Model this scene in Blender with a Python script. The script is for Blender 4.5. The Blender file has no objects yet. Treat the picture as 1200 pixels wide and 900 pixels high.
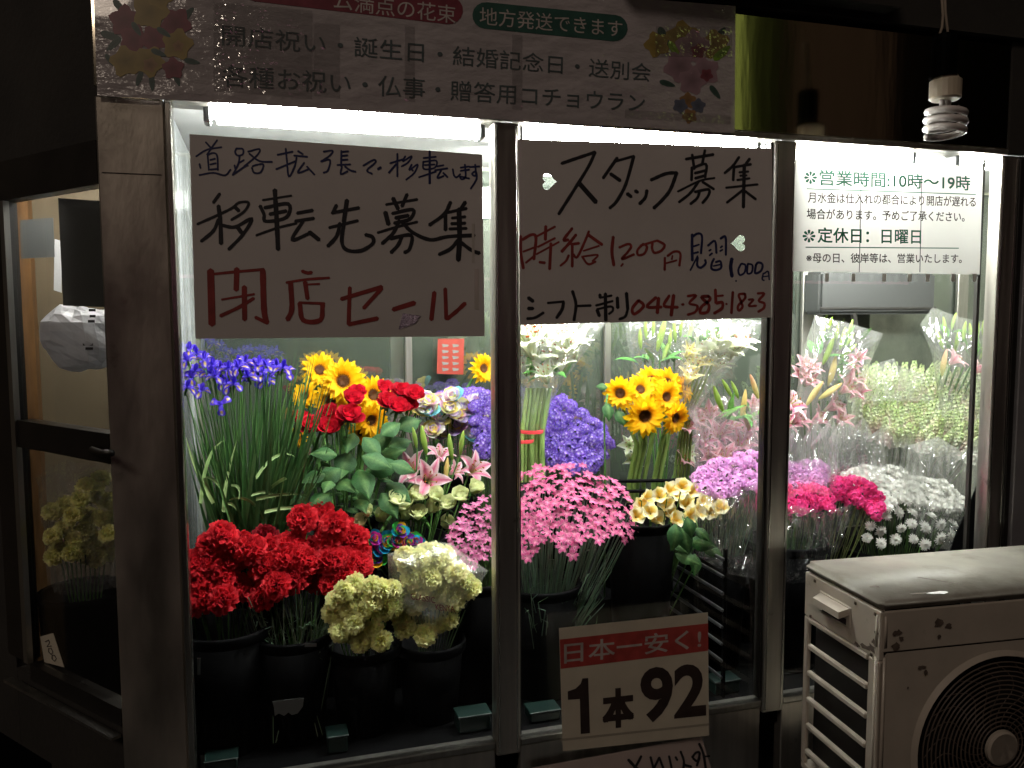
import bpy, bmesh, math, random
from mathutils import Vector, Matrix, Quaternion, noise
R = math.radians
sc = bpy.context.scene
col = sc.collection
rnd = random.Random(7)

# ------------------------------------------------------------------ camera
F = 971.0
CAM = Vector((0, -2.1, 1.5))
yaw, pitch, roll = R(16.785), R(4.823), R(.176)
FW = Vector((math.sin(yaw)*math.cos(pitch), math.cos(yaw)*math.cos(pitch), -math.sin(pitch)))
r0 = Vector((math.cos(yaw), -math.sin(yaw), 0)); d0 = FW.cross(r0)
RT = r0*math.cos(roll) + d0*math.sin(roll)
DN = d0*math.cos(roll) - r0*math.sin(roll)
cam = bpy.data.cameras.new('camera'); co = bpy.data.objects.new('camera', cam); col.objects.link(co)
cam.sensor_width = 36; cam.lens = F/1200*36; cam.clip_start = .02; cam.clip_end = 300
M3 = Matrix((RT, -DN, -FW)).transposed()
co.matrix_world = Matrix.Translation(CAM) @ M3.to_4x4()
sc.camera = co

# ------------------------------------------------------------------ world, sun, exposure
w = bpy.data.worlds.new('World'); sc.world = w; w.use_nodes = True
nt = w.node_tree; bg = nt.nodes['Background']
sky = nt.nodes.new('ShaderNodeTexSky'); sky.sky_type = 'NISHITA'; sky.sun_disc = False
sky.sun_elevation = R(3); sky.sun_rotation = R(200)
hs = nt.nodes.new('ShaderNodeMix'); hs.data_type = 'RGBA'; hs.blend_type = 'MIX'
hs.inputs[0].default_value = .94; hs.inputs[7].default_value = (.60, .47, .38, 1)   # sodium city glow over the last of the sky
nt.links.new(sky.outputs[0], hs.inputs[6]); nt.links.new(hs.outputs[2], bg.inputs[0])
bg.inputs[1].default_value = .03
sl = bpy.data.lights.new('sun', 'SUN'); sl.energy = .50; sl.angle = R(16); sl.color = (1, .84, .72)
so = bpy.data.objects.new('sun', sl); col.objects.link(so); so.rotation_mode = 'QUATERNION'; so.rotation_quaternion = Vector((-.13, -.125, .15)).to_track_quat('Z', 'Y')
sc.view_settings.view_transform = 'Standard'; sc.view_settings.look = 'None'
sc.view_settings.exposure = 0; sc.view_settings.gamma = 1
try:
    cy = sc.cycles; cy.use_denoising = True; cy.max_bounces = 8; cy.transparent_max_bounces = 24
    cy.diffuse_bounces = 3; cy.glossy_bounces = 4; cy.transmission_bounces = 6; cy.sample_clamp_indirect = 4
    cy.caustics_reflective = False; cy.caustics_refractive = False
except Exception: pass

# ------------------------------------------------------------------ helpers
def ray(x, y): return FW + RT*((x-600)/F) + DN*((y-450)/F)
def P(x, y, Y=0.0):
    r = ray(x, y); return CAM + r*((Y-CAM.y)/r.y)
def mpp(x, y, Y): return (Y-CAM.y)/ray(x, y).y/F          # metres per photo pixel there
PHI = R(52); DO = Vector((-.343, .03, 0)); DU = Vector((-math.cos(PHI), math.sin(PHI), 0)); DNn = Vector((math.sin(PHI), math.cos(PHI), 0))
def D(x, y, off=0.0):
    r = ray(x, y); O = DO + DNn*off
    return CAM + r*((O-CAM).dot(DNn)/r.dot(DNn))
def Dw(s, z, o): return DO + DU*s + DNn*o + Vector((0, 0, z))
def Ds(x, y): return (D(x, y)-DO).dot(DU)

class MB:
    def __init__(s): s.v = []; s.f = []; s.c = []; s.mi = []
    def add(s, vs, fs, c=None, mi=0):
        b = len(s.v); s.v += [tuple(v) for v in vs]
        s.c += (c if isinstance(c, list) else [c or (1, 1, 1)]*len(vs))
        for f in fs: s.f.append([b+i for i in f]); s.mi.append(mi)
    def box(s, x0, x1, y0, y1, z0, z1, c=None, mi=0):
        vs = [(x, y, z) for z in (z0, z1) for y in (y0, y1) for x in (x0, x1)]
        s.add(vs, [(0,2,3,1), (4,5,7,6), (0,1,5,4), (2,6,7,3), (0,4,6,2), (1,3,7,5)], c, mi)
    def bevbox(s, x0, x1, y0, y1, z0, z1, b, n=2, c=None):
        bm = bmesh.new(); bmesh.ops.create_cube(bm, size=1)
        for v in bm.verts: v.co = Vector(((x0+x1)/2+v.co.x*(x1-x0), (y0+y1)/2+v.co.y*(y1-y0), (z0+z1)/2+v.co.z*(z1-z0)))
        bmesh.ops.bevel(bm, geom=bm.edges[:], offset=b, segments=n, affect='EDGES')
        bm.verts.index_update()
        s.add([v.co.copy() for v in bm.verts], [[v.index for v in f.verts] for f in bm.faces], c); bm.free()
    def tube(s, pts, r, n=6, c=None, cap=True, mi=0):
        pts = [Vector(p) for p in pts]; m = len(pts)
        rs = r if isinstance(r, (list, tuple)) else [r]*m
        vs = []; a = None
        for i, p in enumerate(pts):
            d = (pts[min(i+1, m-1)]-pts[max(i-1, 0)])
            d = d.normalized() if d.length > 1e-9 else Vector((0, 0, 1))
            if a is None: a = d.orthogonal().normalized()
            else:
                a = a - d*a.dot(d); a = a.normalized() if a.length > 1e-6 else d.orthogonal().normalized()
            b = d.cross(a)
            vs += [p+(a*math.cos(2*math.pi*k/n)+b*math.sin(2*math.pi*k/n))*rs[i] for k in range(n)]
        fs = [(i*n+k, i*n+(k+1) % n, (i+1)*n+(k+1) % n, (i+1)*n+k) for i in range(m-1) for k in range(n)]
        if cap: fs += [tuple(range(n))[::-1], tuple((m-1)*n+k for k in range(n))]
        s.add(vs, fs, c, mi)
    def lathe(s, prof, n=24, ctr=(0, 0, 0), c=None, sx=1, sy=1, mi=0, close=False):
        vs = [(ctr[0]+r*sx*math.cos(2*math.pi*k/n), ctr[1]+r*sy*math.sin(2*math.pi*k/n), ctr[2]+z) for r, z in prof for k in range(n)]
        fs = [(i*n+k, i*n+(k+1) % n, (i+1)*n+(k+1) % n, (i+1)*n+k) for i in range(len(prof)-1) for k in range(n)]
        s.add(vs, fs, c, mi)
    def quad(s, a, b, c_, d, c=None, mi=0): s.add([a, b, c_, d], [(0, 1, 2, 3)], c, mi)
    def slab(s, poly, dvec, c=None, mi=0):
        n = len(poly); vs = [Vector(p) for p in poly]; vs += [p+Vector(dvec) for p in vs[:n]]
        s.add(vs, [tuple(range(n)), tuple(range(2*n-1, n-1, -1))]+[(i, (i+1) % n, n+(i+1) % n, n+i)[::-1] for i in range(n)], c, mi)
    def petal(s, L, W, a0, a1, az, r0=0., z0=0., nu=4, nv=3, prof=(.35, .8, 1., .85, .2), cup=0., ruf=0., rf=7., cf=None, p=1., teeth=0., ph=0., tw=0.):
        ca, sa = math.cos(az), math.sin(az); r, z = r0, z0; vs = []; cs = []
        for i in range(nu+1):
            t = i/nu; an = a0+(a1-a0)*t**p
            if i: r += math.sin(an)*L/nu; z += math.cos(an)*L/nu
            k = t*(len(prof)-1); k0 = min(int(k), len(prof)-2); wd = W*(prof[k0]+(prof[k0+1]-prof[k0])*(k-k0))
            for j in range(nv+1):
                v = j/nv*2-1
                off = cup*wd*v*v + ruf*t*t*math.sin(rf*v+ph)
                ex = teeth*L*t**3*((j % 2)-.5)
                nr, nz = -math.cos(an)*off + math.sin(an)*ex, math.sin(an)*off + math.cos(an)*ex
                x, y = r+nr, v*wd + tw*t*(v)
                vs.append((x*ca-y*sa, x*sa+y*ca, z+nz)); cs.append(cf(t, v) if cf else (1, 1, 1))
        fs = [(i*(nv+1)+j, i*(nv+1)+j+1, (i+1)*(nv+1)+j+1, (i+1)*(nv+1)+j) for i in range(nu) for j in range(nv)]
        s.add(vs, fs, cs)
    def tri_ct(s): return sum(len(f)-2 for f in s.f)
    def mesh(s, name, mats, smooth=False):
        me = bpy.data.meshes.new(name); me.from_pydata(s.v, [], s.f)
        for m in (mats if isinstance(mats, (list, tuple)) else [mats]): me.materials.append(m)
        if any(s.mi): me.polygons.foreach_set('material_index', s.mi)
        at = me.color_attributes.new('Col', 'FLOAT_COLOR', 'POINT')
        at.data.foreach_set('color', [x for c in s.c for x in (*c, 1)])
        if smooth: me.polygons.foreach_set('use_smooth', [True]*len(me.polygons))
        me.update(); return me

def link(name, me, parent=None, loc=None, q=None, scale=None):
    o = bpy.data.objects.new(name, me); col.objects.link(o)
    if parent: o.parent = parent
    if loc is not None: o.location = loc
    if q is not None: o.rotation_mode = 'QUATERNION'; o.rotation_quaternion = q
    if scale is not None: o.scale = (scale,)*3 if isinstance(scale, (int, float)) else scale
    return o
def tag(o, label=None, cat=None, group=None, kind=None):
    if label: o['label'] = label
    if cat: o['category'] = cat
    if group: o['group'] = group
    if kind: o['kind'] = kind
    return o
def thing(name, label, cat, loc=(0, 0, 0), group=None):
    o = link(name, None, None, loc); o.empty_display_size = .03
    return tag(o, label, cat, group)
def build(mb, name, mats, parent=None, smooth=False, loc=None, **k):
    # geometry is given in world space; under a parent it is moved to the parent's origin
    if parent is not None and loc is None:
        pl = parent.location; pp = parent.parent
        off = Vector(pl)
        while pp is not None: off += pp.location; pp = pp.parent
        mb.v = [tuple(Vector(v)-off) for v in mb.v]
    return tag(link(name, mb.mesh(name, mats, smooth), parent, loc), **k)
def qdir(d, spin=0.): return Vector(d).normalized().to_track_quat('Z', 'Y') @ Quaternion((0, 0, 1), spin)

# ------------------------------------------------------------------ materials
def mat(name, colr, rough=.5, metal=0., noise_amt=0., nscale=8., bump=0., bscale=60., stretch=(1, 1, 1), dirt=None, dscale=5., dthr=(.55, .7), vcol=False, emis=0., spec=None, coat=0., rvar=0., trans=0.):
    m = bpy.data.materials.new(name); m.use_nodes = True; t = m.node_tree; N = t.nodes; Lk = t.links.new
    b = N['Principled BSDF']; b.inputs['Roughness'].default_value = rough; b.inputs['Metallic'].default_value = metal
    if spec is not None: b.inputs['Specular IOR Level'].default_value = spec
    b.inputs['Coat Weight'].default_value = coat
    tc = N.new('ShaderNodeTexCoord'); mp = N.new('ShaderNodeMapping'); mp.inputs['Scale'].default_value = stretch
    Lk(tc.outputs['Object'], mp.inputs[0])
    src = None
    if vcol:
        a = N.new('ShaderNodeVertexColor'); a.layer_name = 'Col'; src = a.outputs[0]
    def mix(f, A, B, mode='MIX'):
        x = N.new('ShaderNodeMix'); x.data_type = 'RGBA'; x.blend_type = mode
        for i, q in ((0, f), (6, A), (7, B)):
            if hasattr(q, 'is_linked'): Lk(q, x.inputs[i])
            elif isinstance(q, (int, float)): x.inputs[i].default_value = q
            else: x.inputs[i].default_value = (*q[:3], 1)
        return x.outputs[2]
    if src is None:
        rgb = N.new('ShaderNodeRGB'); rgb.outputs[0].default_value = (*colr, 1); src = rgb.outputs[0]
    elif colr != (1, 1, 1): src = mix(1., src, colr, 'MULTIPLY')
    if noise_amt:
        n = N.new('ShaderNodeTexNoise'); n.inputs['Scale'].default_value = nscale; n.inputs['Detail'].default_value = 6; Lk(mp.outputs[0], n.inputs['Vector'])
        mr = N.new('ShaderNodeMapRange'); mr.inputs[1].default_value = .3; mr.inputs[2].default_value = .7
        mr.inputs[3].default_value = 1-noise_amt; mr.inputs[4].default_value = 1+noise_amt*.6; Lk(n.outputs[0], mr.inputs[0])
        cc = N.new('ShaderNodeCombineColor'); [Lk(mr.outputs[0], cc.inputs[i]) for i in range(3)]
        src = mix(1., src, cc.outputs[0], 'MULTIPLY')
        if rvar:
            m2 = N.new('ShaderNodeMapRange'); m2.inputs[1].default_value = .3; m2.inputs[2].default_value = .7
            m2.inputs[3].default_value = rough; m2.inputs[4].default_value = rough+rvar; Lk(n.outputs[0], m2.inputs[0]); Lk(m2.outputs[0], b.inputs['Roughness'])
    if dirt:
        n = N.new('ShaderNodeTexNoise'); n.inputs['Scale'].default_value = dscale; n.inputs['Detail'].default_value = 9; n.inputs['Roughness'].default_value = .65; Lk(tc.outputs['Object'], n.inputs['Vector'])
        mr = N.new('ShaderNodeMapRange'); mr.inputs[1].default_value = dthr[0]; mr.inputs[2].default_value = dthr[1]; Lk(n.outputs[0], mr.inputs[0])
        src = mix(mr.outputs[0], src, dirt)
    Lk(src, b.inputs['Base Color'])
    if bump:
        n = N.new('ShaderNodeTexNoise'); n.inputs['Scale'].default_value = bscale; n.inputs['Detail'].default_value = 4; Lk(mp.outputs[0], n.inputs['Vector'])
        bp = N.new('ShaderNodeBump'); bp.inputs['Strength'].default_value = bump; bp.inputs['Distance'].default_value = .01; Lk(n.outputs[0], bp.inputs['Height']); Lk(bp.outputs[0], b.inputs['Normal'])
    if emis:
        b.inputs['Emission Color'].default_value = (*colr, 1); b.inputs['Emission Strength'].default_value = emis
    if trans:
        tl = N.new('ShaderNodeBsdfTranslucent'); Lk(src, tl.inputs[0]); ms = N.new('ShaderNodeMixShader'); ms.inputs[0].default_value = trans
        out = [x for x in N if x.type == 'OUTPUT_MATERIAL'][0]; Lk(b.outputs[0], ms.inputs[1]); Lk(tl.outputs[0], ms.inputs[2]); Lk(ms.outputs[0], out.inputs[0])
    return m
def film(name, gloss_col=(1, 1, 1), ior=1.45, rough=.02, haze=0., hazecol=(1, 1, 1), tint=(1, 1, 1), bump=0., bscale=30., minf=0.):
    m = bpy.data.materials.new(name); m.use_nodes = True; t = m.node_tree; N = t.nodes; Lk = t.links.new; N.remove(N['Principled BSDF'])
    out = [x for x in N if x.type == 'OUTPUT_MATERIAL'][0]
    tr = N.new('ShaderNodeBsdfTransparent'); tr.inputs[0].default_value = (*tint, 1)
    gl = N.new('ShaderNodeBsdfAnisotropic'); gl.inputs['Roughness'].default_value = rough; gl.inputs[0].default_value = (*gloss_col, 1)
    lw = N.new('ShaderNodeLayerWeight'); pw = N.new('ShaderNodeMath'); pw.operation = 'POWER'; pw.inputs[1].default_value = 5; Lk(lw.outputs['Facing'], pw.inputs[0])
    f0 = ((ior-1)/(ior+1))**2; lw.inputs[0].default_value = .5
    fm = N.new('ShaderNodeMath'); fm.operation = 'MULTIPLY_ADD'; fm.inputs[1].default_value = 1-f0; fm.inputs[2].default_value = f0; Lk(pw.outputs[0], fm.inputs[0])
    ms = N.new('ShaderNodeMixShader'); fac = fm.outputs[0]
    if minf:
        ma = N.new('ShaderNodeMath'); ma.operation = 'ADD'; ma.inputs[1].default_value = minf; ma.use_clamp = True; Lk(fac, ma.inputs[0]); fac = ma.outputs[0]
    base = tr.outputs[0]
    if haze:
        df = N.new('ShaderNodeBsdfDiffuse'); df.inputs[0].default_value = (*hazecol, 1)
        tl = N.new('ShaderNodeBsdfTranslucent'); tl.inputs[0].default_value = (*hazecol, 1)
        a = N.new('ShaderNodeMixShader'); a.inputs[0].default_value = .5; Lk(df.outputs[0], a.inputs[1]); Lk(tl.outputs[0], a.inputs[2])
        h = N.new('ShaderNodeMixShader'); h.inputs[0].default_value = haze; Lk(base, h.inputs[1]); Lk(a.outputs[0], h.inputs[2]); base = h.outputs[0]
    if bump:
        tc = N.new('ShaderNodeTexCoord'); n = N.new('ShaderNodeTexNoise'); n.inputs['Scale'].default_value = bscale; n.inputs['Detail'].default_value = 3; Lk(tc.outputs['Object'], n.inputs['Vector'])
        bp = N.new('ShaderNodeBump'); bp.inputs['Strength'].default_value = bump; bp.inputs['Distance'].default_value = .02; Lk(n.outputs[0], bp.inputs['Height']); Lk(bp.outputs[0], gl.inputs['Normal'])
    Lk(fac, ms.inputs[0]); Lk(base, ms.inputs[1]); Lk(gl.outputs[0], ms.inputs[2]); Lk(ms.outputs[0], out.inputs[0])
    return m
def emit(name, c, s):
    m = bpy.data.materials.new(name); m.use_nodes = True; N = m.node_tree.nodes; N.remove(N['Principled BSDF'])
    e = N.new('ShaderNodeEmission'); e.inputs[0].default_value = (*c, 1); e.inputs[1].default_value = s
    m.node_tree.links.new(e.outputs[0], [x for x in N if x.type == 'OUTPUT_MATERIAL'][0].inputs[0]); return m

m_steel = mat('stainless', (.52, .49, .44), .30, .95, .22, 3., .04, 40., (14, 14, .7), dirt=(.05, .04, .03), dscale=9, dthr=(.64, .78), rvar=.2)
m_steel_p = mat('stainless_pillar', (.52, .47, .40), .32, .9, .45, 3., .08, 30., (3, 1, 1), dirt=(.05, .04, .03), dscale=7, dthr=(.62, .8), rvar=.15)
m_fascia = mat('polished_fascia', (.5, .45, .36), .09, 1., .15, 3., .09, 2.6, (2.6, 1, .4))
m_alu = mat('aluminium_trim', (.34, .33, .30), .32, .9, .2, 8., .03, 60., (6, 6, .6))
m_dark = mat('dark_frame', (.018, .016, .014), .4, .3, .3, 10.)
m_black = mat('black_plastic', (.0016, .0016, .0018), .6, 0., .3, 14., .05, 90., spec=.03)
m_darkwall = mat('dark_wall', (.022, .019, .015), .95, 0., .3, 4., .2, 60.)
m_asph = mat('asphalt', (.032, .031, .03), .9, 0., .35, 12., .5, 150.)
m_glass = film('window_glass', ior=1.28, rough=.0)
m_glass2 = film('back_glass', ior=1.5, rough=.01, minf=.16, haze=.10, hazecol=(.45, .5, .45), tint=(.55, .6, .55))
m_cello = film('cellophane', ior=1.5, rough=.12, haze=.06, minf=.07, hazecol=(.95, .95, .95), bump=.9, bscale=22.)
m_cello_m = film('milky_cellophane', ior=1.5, rough=.18, haze=.095, minf=.03, hazecol=(.85, .86, .82), bump=.3, bscale=20.)
m_clear = film('clear_film', ior=1.5, rough=.10, haze=.008, minf=.02, bump=.6, bscale=20.)
m_cello_p = film('pink_cellophane', ior=1.5, rough=.14, haze=.17, minf=.08, hazecol=(.9, .72, .78), bump=.6, bscale=22.)
m_lam = mat('laminated_paper', (.43, .385, .38), .12, 0., .10, 6., .9, 11., (1, 1, 2), coat=.6)
m_paper = mat('thin_paper', (.56, .51, .48), .75, 0., .06, 5., .15, 12., spec=.2)
m_paper_b = mat('backlit_paper', (.80, .79, .74), .6, 0., .04, 4., .1, 10., trans=.15)
m_paper_w = mat('price_paper', (.60, .54, .42), .6, 0., .1, 10., .05, 30.)
m_ink = {k: mat('ink_'+k, c, .5, 0., .3, 25.) for k, c in dict(black=(.018, .017, .02), navy=(.02, .025, .09), red=(.26, .035, .03), green=(.005, .14, .065), brown=(.035, .02, .016), teal=(.075, .095, .095), pale=(.50, .44, .4), band=(.42, .055, .045), pillred=(.20, .035, .05), pillgreen=(.03, .09, .07)).items()}
m_print = mat('printed_colours', (1, 1, 1), .3, vcol=True, noise_amt=.15, nscale=20)
m_petal = mat('petals', (1, 1, 1), .55, 0., .10, 30., .15, 60., vcol=True, trans=.56, spec=.15)
m_leaf = mat('leaves', (1, 1, 1), .42, 0., .25, 14., .3, 40., vcol=True, trans=.12, spec=.1)
m_wallin = mat('inner_back_wall', (.30, .30, .23), .35, 0., .25, 3., .05, 20., dirt=(.10, .10, .08), dscale=2.)
m_white = mat('white_enamel', (.62, .63, .62), .35, 0., .1, 6.)
m_side = mat('clouded_acrylic', (.42, .44, .45), .18, .2, .45, 5., .5, 12., (1, 1, .3))
m_beige = mat('beige_board', (.17, .13, .075), .7, 0., .15, 4.)
m_orange = mat('varnished_post', (.20, .10, .035), .5, 0., .25, 10., stretch=(6, 6, 1))
m_teal = mat('teal_plastic', (.0015, .010, .008), .4, 0., .1, 10.)
m_tube = emit('lit_tube', (.97, 1., .94), 165.)
m_tube2 = emit('added_side_glow', (1., .98, .92), 150.)  # glow of the added lamp behind the side door
m_ac = mat('cream_enamel', (.47, .41, .335), .42, 0., .12, 9., .04, 60., dirt=(.16, .13, .10), dscale=11., dthr=(.62, .80))
m_ac_top = mat('weathered_lid', (.30, .28, .235), .5, 0., .2, 12., .06, 60., dirt=(.17, .15, .12), dscale=9., dthr=(.52, .74))
m_acdark = mat('grille_shadow', (.012, .010, .009), .6, 0.)
m_rust = mat('paint_chip', (.11, .08, .06), .8, 0., .4, 60.)
m_bag = mat('plastic_bag', (.72, .73, .75), .35, 0., .15, 10., .6, 18., trans=.35)
m_bulb = mat('unlit_bulb_glass', (.55, .50, .47), .25, 0., .05, 20.)
m_base = mat('beige_bulb_base', (.45, .38, .28), .45, 0., .1, 10.)
m_cord = mat('cord', (.25, .20, .15), .7)
m_grey = mat('grey_enamel', (.10, .105, .10), .5, 0., .1, 5.)
m_redtape = mat('red_tape', (.65, .05, .06), .4)

# ------------------------------------------------------------------ setting
def struct(name, mb, m, **k): return build(mb, name, m, kind='structure', **k)
g = MB(); n = 24
g.quad((-40, -40, 0), (40, -40, 0), (40, 40, 0), (-40, 40, 0)); struct('ground', g, m_asph)
g = MB(); g.box(-.24, 3.4, .012, .95, .25, .335); g.box(-.24, 3.4, .40, .95, .336, .545); struct('display_floor', g, m_black)
g = MB(); g.box(-.24, 3.4, .95, .99, .336, 2.6); struct('back_wall', g, m_wallin)
g = MB(); g.box(-.24, 3.4, .075, .945, 2.045, 2.08); struct('ceiling', g, m_white)
g = MB(); g.box(3.3, 3.34, .03, .94, .55, 2.04); struct('side_wall', g, m_wallin)
g = MB(); g.box(-1.9, -.245, .95, .99, 0, 2.6); struct('beige_wall', g, m_beige)
g = MB(); g.box(-.243, -.215, .09, .945, .34, 2.04); struct('partition_wall', g, m_side)
g = MB()   # dark wall that carries on from the side door
for s0, s1, z0, z1 in ((-.0, 3., 1.905, 3.2), (.585, 3., 0, 1.904), (-.0, .584, 0, .5)):
    vs = [Dw(s, z, o) for z in (z0, z1) for o in (0.012, .06) for s in (s0, s1)]
    g.add(vs, [(0,2,3,1), (4,5,7,6), (0,1,5,4), (2,6,7,3), (0,4,6,2), (1,3,7,5)])
struct('angled_wall', g, m_darkwall)
g = MB(); g.box(-.345, 6, -.04, .5, 2.34, 3.3); g.box(.9, 1.75, -.10, -.045, 2.36, 2.44); struct('canopy', g, m_darkwall)

# ------------------------------------------------------------------ the far side of the street, seen only as reflections
ob_ = thing('opposite_building', 'dark building across the street behind the viewer', 'building', (0, -8, 0))
g = MB(); g.box(-14, 16, -12, -8, 0, 9); build(g, 'wall', m_darkwall, ob_)
for k in range(9):
    x = -12.5+k*3
    g = MB(); g.bevbox(x, x+1.5, -7.99, -7.95, 4.2, 5.6, .02, 1); build(g, 'window', m_dark, ob_)
g = MB(); g.bevbox(7.0, 8.6, -7.99, -7.93, 2.0, 6.0, .02, 1); build(g, 'wall_glow_panel', emit('warm_wall_glow', (1., .62, .40), .022), ob_)  # emission stands in for warm light falling on this wall area
ns = thing('shop_sign_light', 'yellow green lit vertical sign across the street', 'lit sign', (6.25, -7.9, 3.4))
g = MB(); g.bevbox(6.10, 6.15, -7.94, -7.8, 3.3, 6.8, .03, 2); build(g, 'sign_box', emit('lime_sign', (.70, .85, .20), 1.1), ns)
pn = thing('pink_neon', 'pink neon tube along the eaves across the street', 'neon tube', (0, -7.8, 1.93))
g = MB(); g.tube([(-9, -7.8, 1.93), (9, -7.8, 1.93)], .02, 8); build(g, 'tube', emit('pink_neon_glow', (1., .38, .55), 1.5), pn)
sl_ = thing('street_lamp', 'street lamp standing across the road behind the viewer', 'street lamp', (-1.2, -5.5, 0))
g = MB(); g.tube([(-1.2, -5.9, 0), (-1.2, -5.9, 4.1), (-1.2, -5.5, 4.25)], .05, 8); build(g, 'pole', m_dark, sl_, True)
g = MB(); g.lathe([(0, -.2), (.18, -.14), (.27, 0), (.18, .12), (0, .16)], 16, (-1.2, -5.45, 4.05)); build(g, 'lamp_head', emit('lamp_glow', (1., .82, .66), 14.), sl_, True)

# ------------------------------------------------------------------ shop front
sf = thing('storefront', 'stainless steel shop front with three glazed bays full of flowers', 'shop front', (.6, 0, 0))
def sbox(name, m, *b, bev=.003):
    g = MB(); g.bevbox(*b, bev, 1); return build(g, name, m, sf)
sbox('pillar', m_steel_p, -.343, -.2, -.012, .03, 0, 1.99)
m_edge = mat('edge_highlight_metal', (.62, .60, .55), .22, 1., .15, 8., .03, 60., (6, 6, .6))  # paler metal, puts bright edge highlights into the colour
sbox('pillar_trim', m_edge, -.199, -.183, -.022, .03, .30, 1.99)
for x0, x1 in ((.582, .650), (1.412, 1.484), (2.232, 2.30)):
    sbox('mullion', m_steel, x0, x1, -.018, .03, .30, 1.989)
    sbox('mullion_highlight', m_edge, x0+.006, x0+.010, -.0205, -.0185, .31, 1.98, bev=.0008); sbox('mullion_highlight', m_edge, x1-.012, x1-.008, -.0205, -.0185, .31, 1.98, bev=.0008)  # thin strips added as painted highlights along the mullion edges
    sbox('mullion_groove', m_dark, x1+.001, x1+.006, -.006, .02, .345, 1.985, bev=.001)
sbox('mullion_groove', m_dark, 1.402, 1.411, -.010, .02, .345, 1.985, bev=.001)
sbox('door_frame', mat('grey_aluminium', (.36, .35, .36), .4, .6, .1, 8.), 2.325, 2.40, -.03, .03, 0, 1.989)
sbox('end_panel', m_dark, 2.301, 2.324, -.02, .03, 0, 1.989)
sbox('end_panel', m_dark, 2.401, 3.5, -.02, .03, 0, 1.989)
sbox('fascia', m_fascia, -.343, 2.245, -.02, .07, 2.008, 2.325)
sbox('fascia', m_darkwall, 2.247, 3.5, -.022, .07, 1.992, 2.335)
sbox('fascia_trim', m_steel, -.199, 2.245, -.026, .07, 1.991, 2.006, bev=.002)
for x0, x1 in ((-.182, .581), (.651, 1.411), (1.485, 2.231)):
    sbox('sill_trim', m_alu, x0, x1, -.014, .03, .318, .338)
    sbox('sill_panel', m_steel, x0, x1, -.008, .03, 0, .317)
for x0, x1 in ((-.1825, .5815), (.6575, 1.4015), (1.4905, 2.2315)):
    g = MB(); g.box(x0, x1, .004, .008, .339, 1.990); build(g, 'window_pane', m_glass, sf)
for x in (2.205,):
    sbox('inner_frame', m_dark, x, x+.012, .031, .045, .34, 1.985, bev=.001)
sbox('rivet_plate', m_dark, -.335, -.21, -.0135, -.0125, 1.82, 1.822, bev=.0002)

# angled side door on the left
sd = thing('side_door', 'narrow angled glass door in a black frame left of the steel pillar', 'door', tuple(DO))
def dbox(name, m, s0, s1, z0, z1, o0=-.01, o1=.03, parent=sd):
    vs = [Dw(s, z, o) for z in (z0, z1) for o in (o0, o1) for s in (s0, s1)]
    g = MB(); g.add(vs, [(0,2,3,1), (4,5,7,6), (0,1,5,4), (2,6,7,3), (0,4,6,2), (1,3,7,5)])
    return build(g, name, m, parent)
sL = Ds(22, 500)
dbox('top_rail', m_dark, .0, .58, 1.80, 1.90); dbox('stile', m_dark, sL+.012, .58, .551, 1.799)
dbox('inner_trim', m_alu, sL-.012, sL+.011, .551, 1.799, -.015, .0)
dbox('middle_rail', m_dark, .0, sL-.013, 1.150, 1.222); dbox('bottom_rail', m_dark, .0, sL-.013, .505, .55)
dbox('door_pane', m_glass, .0, sL-.013, .551, 1.149, .008, .012); dbox('door_pane', m_glass, .0, sL-.013, 1.223, 1.799, .008, .012)
dbox('kick_strip', m_alu, .0, .56, .480, .488, -.035, -.012)
dbox('hinge', m_alu, .51, .545, 1.60, 1.82, -.03, -.011)
g = MB(); a = D(108, 527, -.045); b = D(131, 531, -.045)
g.tube([D(108, 527, -.011), a, (a+b)/2+Vector((0, 0, -.004)), b], .008, 8); build(g, 'door_handle', m_dark, sd, True)

# inside, behind the side door
g = MB(); g.box(P(31, 520, .88).x, P(47, 520, .88).x, .88, .93, .0, 1.95)
tag(build(g, 'wooden_post', m_orange), 'varnished orange wood post inside the side door', 'post')
def pquad(mb, pts, Y, th=.002, c=None):
    mb.slab([P(x, y, Y) for x, y in pts], (0, th, 0), c)
g = MB(); pquad(g, [(23, 258), (62, 255), (64, 301), (25, 303)], .55, .004); tag(build(g, 'grey_notice', m_grey), 'small dark grey sheet high on the left behind the door glass', 'sheet')
g = MB(); g.slab([D(68, 232, .02), D(125, 236, .02), D(125, 360, .02), D(74, 358, .02)], DNn*.003); tag(build(g, 'dark_board', mat('dark_board', (.035, .04, .037), .6, 0., .1)), 'tall dark green-grey board hanging inside the door glass', 'board')
g = MB(); pquad(g, [(64, 280), (71, 282), (72, 343), (63, 340)], .60, .004); tag(build(g, 'white_strip', m_white), 'pale strip of paper hanging beside the dark board', 'paper strip')
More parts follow.
